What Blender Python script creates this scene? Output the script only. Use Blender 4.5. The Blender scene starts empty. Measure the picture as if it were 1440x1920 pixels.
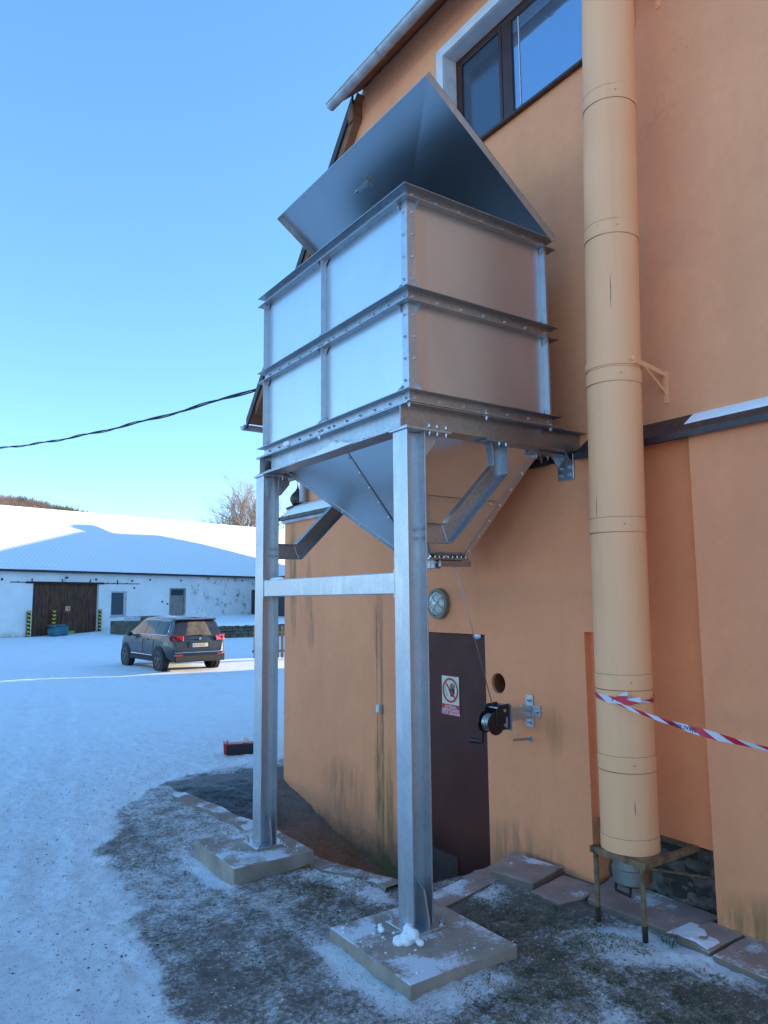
import bpy, bmesh, math, random
import numpy as np
from mathutils import Vector, Matrix
R = math.radians
random.seed(7); rng = np.random.default_rng(5)
scene = bpy.context.scene

# ------------------------------------------------------------------ camera, sky, sun, exposure
# axes: x = towards the wall, y = along the wall (away), z = height above the eye
YAW, PIT, ROL, FPX = R(34.5791), R(6.7841), R(-0.5884), 1370.63
F = Vector((math.sin(YAW)*math.cos(PIT), math.cos(YAW)*math.cos(PIT), math.sin(PIT)))
Rt = Vector((math.cos(YAW), -math.sin(YAW), 0)); Up = Rt.cross(F)
R2 = Rt*math.cos(ROL)+Up*math.sin(ROL); U2 = -Rt*math.sin(ROL)+Up*math.cos(ROL)
cam = bpy.data.objects.new('camera', bpy.data.cameras.new('camera'))
scene.collection.objects.link(cam); scene.camera = cam
cam.matrix_world = Matrix(((R2.x, U2.x, -F.x, 0), (R2.y, U2.y, -F.y, 0), (R2.z, U2.z, -F.z, 0), (0, 0, 0, 1)))
cam.data.sensor_fit = 'HORIZONTAL'; cam.data.sensor_width = 36; cam.data.lens = 36*FPX/1440
cam.data.clip_start = .05; cam.data.clip_end = 6000
SUN_AZ, SUN_EL = R(-12.5), R(11)          # angle from +x, elevation
sdir = Vector((math.cos(SUN_AZ)*math.cos(SUN_EL), math.sin(SUN_AZ)*math.cos(SUN_EL), math.sin(SUN_EL)))
world = bpy.data.worlds.new('World'); scene.world = world; world.use_nodes = True
wn = world.node_tree; bg = wn.nodes['Background']
sky = wn.nodes.new('ShaderNodeTexSky'); sky.sky_type = 'NISHITA'; sky.sun_disc = False
sky.sun_elevation = SUN_EL; sky.sun_rotation = R(90)-SUN_AZ
sky.altitude = 400; sky.air_density = .75; sky.dust_density = .1; sky.ozone_density = 3.0
hs = wn.nodes.new('ShaderNodeHueSaturation'); hs.inputs['Saturation'].default_value = 1.25
tn = wn.nodes.new('ShaderNodeMixRGB'); tn.blend_type = 'MULTIPLY'; tn.inputs[0].default_value = 1; tn.inputs[2].default_value = (1.0, .95, .95, 1)
gm = wn.nodes.new('ShaderNodeGamma'); gm.inputs[1].default_value = .7
wn.links.new(sky.outputs[0], gm.inputs[0]); wn.links.new(gm.outputs[0], hs.inputs['Color']); wn.links.new(hs.outputs[0], tn.inputs[1]); wn.links.new(tn.outputs[0], bg.inputs[0]); bg.inputs[1].default_value = .15
sun = bpy.data.objects.new('sun', bpy.data.lights.new('sun', 'SUN')); scene.collection.objects.link(sun)
sun.data.energy = 2.1; sun.data.angle = R(.5); sun.data.color = (1, .80, .55)
sun.rotation_euler = sdir.to_track_quat('Z', 'Y').to_euler()
vs = scene.view_settings; vs.view_transform = 'Standard'; vs.look = 'None'; vs.gamma = 1; vs.use_curve_mapping = False
vs.exposure = 2.40

# ------------------------------------------------------------------ node helpers
class N:
    def __init__(s, name):
        s.m = bpy.data.materials.new(name); s.m.use_nodes = True
        s.t = s.m.node_tree; s.b = s.t.nodes['Principled BSDF']; s.pos = None
    def n(s, k): return s.t.nodes.new('ShaderNode'+k)
    def l(s, a, b): s.t.links.new(a, b)
    def P(s):
        if not s.pos: s.pos = s.n('NewGeometry').outputs['Position']
        return s.pos
    def obj(s): return s.n('TexCoord').outputs['Object']
    def scale(s, v, sc):
        m = s.n('Mapping'); s.l(v, m.inputs[0]); m.inputs['Scale'].default_value = sc; return m.outputs[0]
    def noise(s, sc, det=4, ro=.55, vec=None, dist=0):
        x = s.n('TexNoise'); x.inputs['Scale'].default_value = sc; x.inputs['Detail'].default_value = det
        x.inputs['Roughness'].default_value = ro; x.inputs['Distortion'].default_value = dist
        s.l(vec if vec is not None else s.P(), x.inputs['Vector']); return x.outputs[0]
    def voro(s, sc, vec=None, out='Distance', feat='F1'):
        x = s.n('TexVoronoi'); x.feature = feat; x.inputs['Scale'].default_value = sc
        s.l(vec if vec is not None else s.P(), x.inputs['Vector']); return x.outputs[out]
    def ramp(s, f, *st):
        x = s.n('ValToRGB'); s.l(f, x.inputs[0]); e = x.color_ramp.elements
        while len(e) < len(st): e.new(.5)
        for q, (p, c) in zip(e, st):
            q.position = p; q.color = (c, c, c, 1) if not hasattr(c, '__len__') else (*c, 1)
        return x.outputs[0]
    def mix(s, f, a, b, mode='MIX'):
        x = s.n('MixRGB'); x.blend_type = mode
        for i, v in enumerate((f, a, b)):
            if isinstance(v, bpy.types.NodeSocket): s.l(v, x.inputs[i])
            elif i == 0: x.inputs[0].default_value = v
            else: x.inputs[i].default_value = (*v, 1) if hasattr(v, '__len__') else (v, v, v, 1)
        return x.outputs[0]
    def ma(s, op, a, b=0., c=None, clamp=False):
        x = s.n('Math'); x.operation = op; x.use_clamp = clamp
        for i, v in enumerate((a, b, c)):
            if v is None: continue
            if isinstance(v, bpy.types.NodeSocket): s.l(v, x.inputs[i])
            else: x.inputs[i].default_value = v
        return x.outputs[0]
    def xyz(s, v=None):
        x = s.n('SeparateXYZ'); s.l(v if v is not None else s.P(), x.inputs[0]); return x.outputs
    def attr(s, name):
        x = s.n('Attribute'); x.attribute_name = name; return x.outputs['Fac']
    def bump(s, h, st=.3, d=.01, nrm=None):
        x = s.n('Bump'); x.inputs['Strength'].default_value = st; x.inputs['Distance'].default_value = d
        s.l(h, x.inputs['Height'])
        if nrm is not None: s.l(nrm, x.inputs['Normal'])
        return x.outputs[0]
    def out(s, col=None, rough=None, metal=None, nrm=None, **kw):
        for k, v in (('Base Color', col), ('Roughness', rough), ('Metallic', metal), ('Normal', nrm)):
            if v is None: continue
            if isinstance(v, bpy.types.NodeSocket): s.l(v, s.b.inputs[k])
            else: s.b.inputs[k].default_value = (*v, 1) if hasattr(v, '__len__') else v
        for k, v in kw.items(): s.b.inputs[k.replace('_', ' ')].default_value = v
        return s.m

def simple(name, col, rough=.6, metal=0, var=.25, sc=6, bump=.15, bs=60, **kw):
    a = N(name); f = a.noise(sc, 5, .6)
    c = a.mix(a.ramp(f, (.3, 0), (.7, 1)), [x*(1-var) for x in col], [min(1, x*(1+var)) for x in col])
    r = a.ramp(a.noise(sc*3, 4), (.3, max(0, rough-.1)), (.7, min(1, rough+.1)))
    return a.out(c, r, metal, a.bump(a.noise(bs, 4), bump, .004), **kw)

def galv(name, rough=.3, lo=.42, hi=.6, wave=.25, streak=.0):
    a = N(name); w = a.voro(60, out='Color'); g = a.n('RGBToBW'); a.l(w, g.inputs[0])
    v = a.ma('ADD', a.ma('MULTIPLY', g.outputs[0], .35), a.ma('MULTIPLY', a.noise(5, 5, .65), .65))
    col = a.ramp(v, (.25, (lo*.95, lo*1.01, lo*1.07)), (.75, (hi*.95, hi*1.01, hi*1.07)))
    if streak:
        st = a.ramp(a.noise(16, 5, .7, a.scale(a.P(), (1, 1, .16))), (.53, 0), (.66, streak))
        col = a.mix(st, col, (.78, .8, .83))
        dk = a.ramp(a.noise(5, 4, .7, a.scale(a.P(), (1, 1, .5)), .6), (.58, 0), (.75, .28))
        col = a.mix(dk, col, (.22, .23, .25))
    r = a.ma('ADD', a.ma('MULTIPLY', a.noise(9, 5, .7), .22), rough-.11)
    nb = a.bump(a.noise(1.6, 2), wave, .02); nb = a.bump(a.noise(120, 3), .05, .002, nb)
    return a.out(col, r, 1.0 if not streak else .82, nb)

def sheet(name, rough, col):
    a = N(name); f = a.noise(1.3, 3, .5); c = a.mix(a.ramp(f, (.35, 0), (.7, 1)), [x*.93 for x in col], col)
    st = a.ramp(a.noise(6, 4, .6, a.scale(a.P(), (1, 1, .45))), (.5, 0), (.85, .35)); c = a.mix(st, c, [x*.8 for x in col])
    r = a.ma('ADD', a.ma('MULTIPLY', a.noise(2.2, 2), .14), rough-.07)
    return a.out(c, r, 1.0, a.bump(a.noise(2.2, 0), .12, .01))
def plaster(name, col, stains=(), algae=True, zbase=-2.0, amp=1.0):
    a = N(name)
    f = a.noise(.7, 7, .68); f2 = a.noise(16, 7, .75)
    c = a.mix(a.ramp(f, (.3, 0), (.72, 1)), [x*.86 for x in col], [min(1, x*1.1) for x in col])
    c = a.mix(a.ramp(f2, (.38, .0), (.68, .26)), c, [x*.74 for x in col])
    pa = a.ramp(a.noise(.45, 2, .5), (.52, 0), (.54, .12)); c = a.mix(pa, c, [min(1, x*1.25) for x in col])
    wv = a.n('VectorMath'); wv.operation = 'ADD'; nz_ = a.n('TexNoise'); nz_.inputs['Scale'].default_value = 2.5; nz_.inputs['Detail'].default_value = 4; a.l(a.P(), nz_.inputs['Vector']); a.l(a.scale(a.P(), (1, 1, .6)), wv.inputs[0]); a.l(nz_.outputs['Color'], wv.inputs[1])
    cr = a.ramp(a.voro(.75, wv.outputs[0], feat='DISTANCE_TO_EDGE'), (0, 1), (.0035, 0)); crm = a.ramp(a.noise(.9, 3), (.60, 0), (.68, .4))
    c = a.mix(a.ma('MULTIPLY', cr, crm), c, [x*.35 for x in col])
    st = a.noise(3.4, 5, .6, a.scale(a.P(), (1, 1, .09)))
    c = a.mix(a.ramp(st, (.5, 0), (.74, .2)), c, (col[0]*.66, col[1]*.66, col[2]*.7))
    z = a.xyz()[2]; y = a.xyz()[1]
    if algae:
        h = a.ma('MULTIPLY', a.ma('SUBTRACT', z, zbase), -1.9)          # 0 at base, falls upward
        n2 = a.noise(4.5, 7, .75, a.scale(a.P(), (1, 1, .75)))
        m = a.ramp(a.ma('ADD', a.ma('ADD', h, n2), .12), (.32, 0), (.78, .85))
        g = a.mix(a.ramp(a.noise(3, 3), (.4, 0), (.6, 1)), (.10, .085, .055), (.075, .10, .035))
        c = a.mix(m, c, g)
    for (y0, z0, wy, wz, s, gc) in stains:
        e1 = a.ma('POWER', a.ma('DIVIDE', a.ma('SUBTRACT', y, y0), wy), 2); e2 = a.ma('POWER', a.ma('DIVIDE', a.ma('SUBTRACT', z, z0), wz), 2)
        g = a.ma('SUBTRACT', 1.0, a.ma('ADD', e1, e2), clamp=True)
        g = a.ma('MULTIPLY', g, a.ramp(a.noise(9, 5, .7, a.scale(a.P(), (1, 1.6, .25))), (.33, 0), (.6, s)))
        c = a.mix(g, c, gc)
    sp = a.ramp(a.voro(3.1), (0, 1), (.022, 0)); c = a.mix(a.ma('MULTIPLY', sp, .55), c, (.12, .07, .05))
    nb = a.bump(a.noise(1.8, 3), .35*amp, .03); nb = a.bump(a.noise(220, 4, .7), .35, .003, nb)
    return a.out(c, .9, 0, nb)

ORANGE = (.93, .325, .145)
GR = (.09, .10, .045); DK = (.16, .10, .06)
M = {}
M['orange'] = plaster('orange_render', ORANGE, stains=[
    (7.75, .55, .12, .55, .8, GR), (7.72, .05, .10, .6, .7, GR), (7.35, .0, .09, .55, .75, (.10, .09, .05)), (7.3, -.35, .1, .25, .5, GR),
    (5.95, -.2, .10, .5, .6, DK), (5.95, -1.75, .10, .75, .95, (.05, .10, .02)), (5.78, -1.9, .08, .6, .8, (.06, .10, .02)),
    (5.98, -.9, .012, 1.5, 1, (.10, .06, .04)), (5.9, -1.3, .035, 1.2, .9, DK), (6.6, -1.9, .5, .35, .6, DK),
    (4.1, -2.0, .6, .38, .8, DK), (1.9, -1.9, .9, .36, 1, (.07, .085, .02)), (3.72, -.95, .1, .2, .4, (.25, .10, .04))], zbase=-2.35)
M['orange_up'] = plaster('orange_render_upper', (.93, .365, .17), algae=False)
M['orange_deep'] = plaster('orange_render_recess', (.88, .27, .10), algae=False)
M['galv_flange'] = galv('galvanised_steel', .38, .48, .58, .2, .35)
M['galv_dark'] = galv('galvanised_steel_dull', .38, .36, .52, .3)
M['zinc'] = sheet('zinc_sheet', .32, (.69, .70, .71))
M['zinc_side'] = sheet('zinc_sheet_matt', .40, (.66, .67, .68))
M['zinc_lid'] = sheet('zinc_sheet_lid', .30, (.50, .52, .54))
M['zinc_strip'] = sheet('zinc_strip', .34, (.64, .65, .66))
M['bolt'] = simple('zinc_bolt', (.62, .64, .68), .3, 1, .1)
M['black'] = simple('black_painted_steel', (.012, .012, .014), .35)
M['rubber'] = simple('black_rubber', (.012, .012, .012), .7)
M['snow'] = (lambda a: a.out(a.mix(a.ramp(a.noise(6, 5), (.3, 0), (.7, 1)), (.84, .87, .90), (.92, .93, .94)), .75, 0, a.bump(a.noise(30, 6, .7), .5, .02), Subsurface_Weight=.15))(N('snow'))
M['snow'].node_tree.nodes['Principled BSDF'].inputs['Subsurface Radius'].default_value = (.03, .03, .04)
M['trim'] = simple('ledge_metal', (.055, .04, .04), .45, .3, .2)
M['fascia'] = simple('brown_fascia', (.03, .018, .016), .5)
M['white_trim'] = simple('white_paint', (.62, .63, .64), .8, 0, .1, 8)
M['whitewash_cap'] = simple('weathered_strip', (.45, .46, .48), .7)
def wood(name, c1, c2, sc=(14, 14, .9), rough=.8):
    a = N(name); f = a.noise(2.5, 6, .65, a.scale(a.P(), sc), .4)
    c = a.ramp(f, (.3, c1), (.55, [(p+q)/2 for p, q in zip(c1, c2)]), (.72, c2))
    return a.out(c, rough, 0, a.bump(f, .4, .01))
M['soffit'] = wood('soffit_board', (.15, .06, .025), (.30, .135, .06), (3, 3, 3))
M['gate_wood'] = wood('tarred_gate_plank', (.014, .008, .006), (.20, .08, .034), (5, 5, .5))
M['old_wood'] = wood('weathered_grey_wood', (.17, .15, .13), (.42, .37, .32), (5, 5, .6))
M['picket'] = wood('picket_wood', (.16, .11, .06), (.42, .33, .2), (9, 9, .8))
M['gutter'] = simple('painted_zinc_gutter', (.36, .37, .38), .42, .35)
M['frame_brown'] = simple('window_frame_brown', (.05, .018, .012), .4)
M['glass'] = N('window_glass').out((.30, .42, .56), .02, .85)
M['glass_dim'] = N('window_glass_with_screen').out((.09, .12, .16), .10, .5)
def door_mat():
    a = N('brown_door_paint'); c = a.mix(a.ramp(a.noise(2, 4), (.3, 0), (.7, 1)), (.075, .022, .018), (.10, .032, .024))
    z = a.xyz()[2]
    sp = a.ramp(a.voro(34, a.scale(a.P(), (1, 1.4, .55))), (0, 1), (.085, 0))
    k = a.ramp(a.noise(11, 3), (.5, 0), (.62, 1)); zz = a.ramp(a.ma('MULTIPLY', z, -.5), (.2, .15), (.8, 1))
    c = a.mix(a.ma('MULTIPLY', a.ma('MULTIPLY', sp, k), zz), c, (.45, .42, .42))
    return a.out(c, a.ramp(a.noise(7, 4), (.3, .4), (.7, .6)), 0, a.bump(a.noise(3, 3), .1, .01), Specular_IOR_Level=.18)
M['door'] = door_mat()
def pipe_mat():
    a = N('cream_duct_paint'); f = a.noise(1.5, 5)
    c = a.mix(a.ramp(f, (.3, 0), (.7, 1)), (.93, .42, .195), (.95, .455, .22))
    st = a.ramp(a.noise(4, 5, .7, a.scale(a.P(), (2, 2, .12))), (.52, 0), (.75, .35)); c = a.mix(st, c, (.66, .31, .155))
    b = a.ramp(a.noise(4.6, 4, .6), (.69, 0), (.72, .5)); c = a.mix(b, c, (.52, .22, .11))
    return a.out(c, .6, 0, a.bump(a.noise(3, 3), .2, .01))
M['pipe'] = pipe_mat()
M['seam'] = simple('seam_dirt', (.27, .15, .09), .8)
M['rust'] = simple('rusty_painted_steel', (.20, .12, .06), .75, .2, .6, 14)
M['rust_dark'] = simple('rusty_steel_dark', (.035, .022, .018), .8, .2, .5, 10)
def concrete(name, col, snow=.0, side_tint=.0):
    a = N(name); f = a.noise(4, 6, .65)
    c = a.mix(a.ramp(f, (.3, 0), (.7, 1)), [x*.7 for x in col], [x*1.2 for x in col])
    c = a.mix(a.ramp(a.noise(60, 4, .7), (.45, 0), (.8, .3)), c, [x*.45 for x in col])
    nz = a.xyz(a.n('NewGeometry').outputs['Normal'])[2]; top = a.ramp(nz, (.6, 0), (.85, 1))
    if side_tint: c = a.mix(a.ma('MULTIPLY', a.ma('SUBTRACT', 1.0, top), side_tint), c, (.075, .07, .04))  # turns the upright sides dark olive
    if snow:
        m = a.ma('MULTIPLY', top, a.ramp(a.ma('ADD', a.noise(3.2, 2), a.ma('MULTIPLY', a.noise(38, 5, .75), .45)), (.74-.16*snow, 0), (.84-.14*snow, .9)))
        c = a.mix(m, c, (.72, .75, .8))
    return a.out(c, .9, 0, a.bump(a.noise(45, 6, .7), .5, .008))
M['concrete'] = concrete('pad_concrete', (.37, .295, .235), .15)
M['slab'] = concrete('pinkish_slab_concrete', (.40, .265, .215), -.3, .6)
M['kerb'] = concrete('kerb_concrete', (.30, .22, .17), .15, .2)
M['clay'] = simple('clay_under_concrete', (.24, .12, .045), .9)
M['rubble'] = simple('dark_rubble', (.10, .082, .07), .9, 0, .6, 9, .8, 25)
def white_wall():
    a = N('flaking_whitewash'); P = a.P()
    c = a.mix(a.ramp(a.noise(.8, 6, .65), (.3, 0), (.7, 1)), (.70, .71, .70), (.82, .83, .82))
    x = a.attr('flake')
    m = a.ramp(a.ma('ADD', a.noise(1.3, 8, .75), x), (.66, 0), (.72, .8)); c = a.mix(m, c, (.34, .29, .24))
    m2 = a.ramp(a.ma('ADD', a.noise(3.5, 8, .8), a.ma('MULTIPLY', x, .7)), (.7, 0), (.74, .7)); c = a.mix(m2, c, (.2, .19, .18))
    z = a.ma('MULTIPLY', a.ma('ADD', a.xyz()[2], 2.1), -.9)
    m3 = a.ramp(a.ma('ADD', z, a.noise(1.1, 6, .7)), (.2, 0), (.55, .75)); c = a.mix(m3, c, (.33, .27, .19))
    return a.out(c, .9, 0, a.bump(m, .4, -.03))
M['whitewash'] = white_wall()
M['stone'] = simple('grey_brown_stone', (.12, .105, .08), .9, 0, .45, 3, .7, 20)
M['mortar'] = simple('dark_mortar', (.03, .028, .025), .95)
M['green_door'] = simple('dark_green_door', (.008, .045, .045), .6)
M['yellow'] = simple('warning_yellow', (.55, .45, .03), .6)
M['teal'] = simple('teal_machine_paint', (.03, .16, .2), .5)
M['bark'] = simple('brown_bark', (.30, .22, .165), .9)
M['far_wood'] = simple('far_leafless_wood', (.30, .21, .17), 1, 0, .4, .05)
M['far_pine'] = simple('far_pine', (.13, .14, .07), 1, 0, .3, .05)
M['red'] = simple('warning_red', (.58, .018, .04), .5, 0, .08)
M['sign_cream'] = simple('sign_cream', (.62, .60, .43), .45, 0, .06)
M['sign_white'] = simple('sign_white_lettering', (.72, .66, .62), .5, 0, .03)
M['sign_black'] = simple('sign_black_print', (.008, .01, .02), .5, 0, .05)
M['carpaint'] = (lambda a: a.out(a.mix(a.ramp(a.ma('ADD', a.ma('MULTIPLY', a.xyz()[2], -.55), a.ma('MULTIPLY', a.noise(2.2, 6, .7), .8)), (1.12, 0), (1.8, .75)), (.020, .022, .028), (.22, .17, .12)), a.ramp(a.noise(3, 4), (.3, .25), (.7, .5)), .15, Coat_Weight=.5))(N('dusty_car_paint'))
M['carglass'] = N('car_glass').out((.012, .018, .026), .06, 0, IOR=1.5, Specular_IOR_Level=.28)
M['dustyglass'] = (lambda a: a.out(a.mix(a.ramp(a.noise(2.5, 3), (.4, .35), (.6, .9)), (.02, .02, .02), (.20, .15, .09)), .4, 0))(N('dusty_rear_glass'))
M['chrome'] = simple('chrome', (.7, .7, .72), .18, 1, .05)
M['taillight'] = N('tail_light_lens').out((.5, .015, .02), .15, 0, Coat_Weight=1)
M['rim'] = simple('dirty_alloy', (.16, .14, .12), .45, .6)
M['plate'] = simple('number_plate', (.55, .5, .38), .5, 0, .05)
M['toolred'] = simple('toolbox_red', (.5, .02, .015), .4)
M['copper'] = simple('copper_dome', (.05, .035, .03), .35, .6)
M['cream_wall'] = simple('tower_cream', (.62, .55, .42), .9)
M['house_wall'] = simple('neighbour_render', (.45, .38, .30), .9)
M['tile_dark'] = simple('dark_roof_tile', (.09, .05, .04), .8)
M['opal'] = N('lamp_opal_glass').out((.55, .57, .5), .12, 0, Coat_Weight=1)
M['oldgreen'] = simple('mossy_lamp_ring', (.19, .18, .12), .5)
M['beige_plastic'] = simple('beige_plastic', (.45, .43, .37), .5)

# ------------------------------------------------------------------ mesh helpers
ROOT = {}
class B:
    def __init__(s): s.v = []; s.f = []; s.mi = []; s.cm = 0
    def add(s, vs, fs):
        o = len(s.v); s.v += [tuple(p) for p in vs]
        for f in fs: s.f.append([o+i for i in f]); s.mi.append(s.cm)
        return s
    def box(s, x0, x1, y0, y1, z0, z1):
        x0, x1 = sorted((x0, x1)); y0, y1 = sorted((y0, y1)); z0, z1 = sorted((z0, z1))
        return s.add([(x, y, z) for x in (x0, x1) for y in (y0, y1) for z in (z0, z1)],
                     [(0, 1, 3, 2), (4, 6, 7, 5), (0, 4, 5, 1), (2, 3, 7, 6), (0, 2, 6, 4), (1, 5, 7, 3)])
    def prism(s, pts, ext):
        ext = Vector(ext); P = [Vector(p) for p in pts]; n = len(P)
        nn = sum(((P[i]-P[0]).cross(P[(i+1) % n]-P[0]) for i in range(n)), Vector())
        if nn.dot(ext) > 0: P = P[::-1]
        return s.add(P+[p+ext for p in P], [list(range(n)), list(range(2*n-1, n-1, -1))]+[(i, i+n, (i+1) % n+n, (i+1) % n)[::1] for i in range(n)])
    def obox(s, c, ax, h):
        c = Vector(c); a = [Vector(q).normalized()*k for q, k in zip(ax, h)]
        vs = [c+i*a[0]+j*a[1]+k*a[2] for i in (-1, 1) for j in (-1, 1) for k in (-1, 1)]
        fs = [(0, 1, 3, 2), (4, 6, 7, 5), (0, 4, 5, 1), (2, 3, 7, 6), (0, 2, 6, 4), (1, 5, 7, 3)]
        if a[0].cross(a[1]).dot(a[2]) < 0: fs = [f[::-1] for f in fs]
        return s.add(vs, fs)
    def tube(s, pts, r, seg=8, cap=True):
        pts = [Vector(p) for p in pts]; rr = r if hasattr(r, '__len__') else [r]*len(pts)
        vs = []; n = len(pts); ref = None
        for i, p in enumerate(pts):
            t = (pts[min(i+1, n-1)]-pts[max(i-1, 0)]).normalized()
            if ref is None: ref = Vector((0, 0, 1)) if abs(t.z) < .9 else Vector((1, 0, 0))
            a = t.cross(ref).normalized(); b = t.cross(a).normalized(); ref = -b if False else ref
            for k in range(seg):
                th = 2*math.pi*k/seg; vs.append(p+rr[i]*(math.cos(th)*a+math.sin(th)*b))
        fs = [(i*seg+k, i*seg+(k+1) % seg, (i+1)*seg+(k+1) % seg, (i+1)*seg+k) for i in range(n-1) for k in range(seg)]
        if cap: fs += [list(range(seg))[::-1], [(n-1)*seg+k for k in range(seg)]]
        return s.add(vs, fs)
    def bolt(s, p, d, r=.010, h=.010):
        r *= .86; h *= .8
        p = Vector(p); d = Vector(d).normalized()
        s.tube([p, p+d*h*.3], r*1.45, 8); s.tube([p+d*h*.3, p+d*h*1.2], r, 6); return s.tube([p+d*h*1.2, p+d*h*2.0], r*.5, 6)
    def quad(s, *p): return s.add(p, [list(range(len(p)))])
    def ellip(s, c, r, nu=10, nv=6, jit=0):
        vs = []; fs = []
        for j in range(nv+1):
            for i in range(nu):
                ph = math.pi*j/nv; th = 2*math.pi*i/nu; k = 1+random.uniform(-jit, jit)
                vs.append((c[0]+r[0]*k*math.sin(ph)*math.cos(th), c[1]+r[1]*k*math.sin(ph)*math.sin(th), c[2]+r[2]*k*math.cos(ph)))
        for j in range(nv):
            for i in range(nu): fs.append((j*nu+i, (j+1)*nu+i, (j+1)*nu+(i+1) % nu, j*nu+(i+1) % nu))
        return s.add(vs, fs)

def props(o, label=None, cat=None, group=None, kind=None):
    for k, v in (('label', label), ('category', cat), ('group', group), ('kind', kind)):
        if v: o[k] = v
    return o
def empty(name, loc, label=None, cat=None, group=None, kind=None, rz=0, local=False):
    o = bpy.data.objects.new(name, None); scene.collection.objects.link(o); o.location = loc; o.rotation_euler = (0, 0, rz)
    o.empty_display_size = .1; ROOT[o] = Vector((0, 0, 0)) if local else Vector(loc)
    return props(o, label, cat, group, kind)
def mk(name, b, mat, parent=None, smooth=False, bevel=0, label=None, cat=None, group=None, kind=None, base=None, solid=0):
    me = bpy.data.meshes.new(name); off = ROOT.get(parent, Vector((0, 0, 0))) if parent else Vector(base or (0, 0, 0))
    me.from_pydata([(v[0]-off.x, v[1]-off.y, v[2]-off.z) for v in b.v], [], b.f); me.validate()
    mats = mat if isinstance(mat, (list, tuple)) else [mat]
    for m in mats: me.materials.append(M[m] if isinstance(m, str) else m)
    if len(mats) > 1: me.polygons.foreach_set('material_index', b.mi)
    bm = bmesh.new(); bm.from_mesh(me); bmesh.ops.recalc_face_normals(bm, faces=bm.faces); bm.to_mesh(me); bm.free()
    if smooth: me.shade_smooth(); 
    o = bpy.data.objects.new(name, me); scene.collection.objects.link(o)
    if parent: o.parent = parent
    else: o.location = off
    ROOT[o] = off
    if smooth and smooth != 2:
        try: me.set_sharp_from_angle(angle=R(40))
        except Exception: pass
    if bevel:
        md = o.modifiers.new('bevel', 'BEVEL'); md.width = bevel; md.segments = 2; md.limit_method = 'ANGLE'; md.angle_limit = R(40)
    if solid:
        md = o.modifiers.new('solid', 'SOLIDIFY'); md.thickness = solid
    return props(o, label, cat, group, kind)
def dup(o, parent=None):
    c = o.copy(); scene.collection.objects.link(c)
    if parent: c.parent = parent
    ROOT[c] = ROOT.get(o, Vector())
    for ch in list(o.children): dup(ch, c)
    return c
def fbm(x, y, sc, oct=4, seed=0):
    tot = np.zeros_like(x); amp = 1; s = 0
    for o in range(oct):
        r = np.random.default_rng(seed+o*17); T = r.random((256, 256))
        X = x*sc; Y = y*sc; xi = np.floor(X).astype(int); yi = np.floor(Y).astype(int); fx = X-xi; fy = Y-yi
        fx = fx*fx*(3-2*fx); fy = fy*fy*(3-2*fy)
        g = lambda a, b: T[a % 256, b % 256]
        tot += amp*((g(xi, yi)*(1-fx)+g(xi+1, yi)*fx)*(1-fy)+(g(xi, yi+1)*(1-fx)+g(xi+1, yi+1)*fx)*fy)
        s += amp; amp *= .5; sc *= 2.03
    return tot/s
def ss(x, a, b): t = np.clip((x-a)/(b-a), 0, 1); return t*t*(3-2*t)

# ------------------------------------------------------------------ ground
def ground_base(u, v):
    z = np.interp(v, [-50, 1, 3, 4.2, 5.2, 7, 9, 15, 25, 60], [-1.85, -1.875, -1.882, -1.90, -2.02, -2.03, -2.03, -2.08, -2.1, -2.1])
    z = z + .0*ss(u, 3.0, 3.7)*ss(-v, -4.2, -3.6) + .08*ss(-u, -2.3, 1)*0
    z = z + .75*ss(u, 12.6, 14.8)*ss(v, 39.75, 39.85)*(1-ss(v, 200, 260)) 
    d = (v-49.19)*.9135-(u-5.74)*.4067
    z = z + .15*ss(u, 9, 14)*ss(d, -8, -1)
    z = z + ss(np.hypot(u, v), 160, 900)*2
    return z
def curb_u(v): return np.interp(v, [4.1, 5.2, 6.4, 7.2, 7.8], [2.99, 2.93, 2.92, 2.86, 2.78])
def ditch_floor(v): return np.interp(v, [4.1, 5.7, 6.68, 7.26, 7.96, 8.5], [-2.62, -2.50, -2.35, -2.2, -2.05, -2.03])
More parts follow.
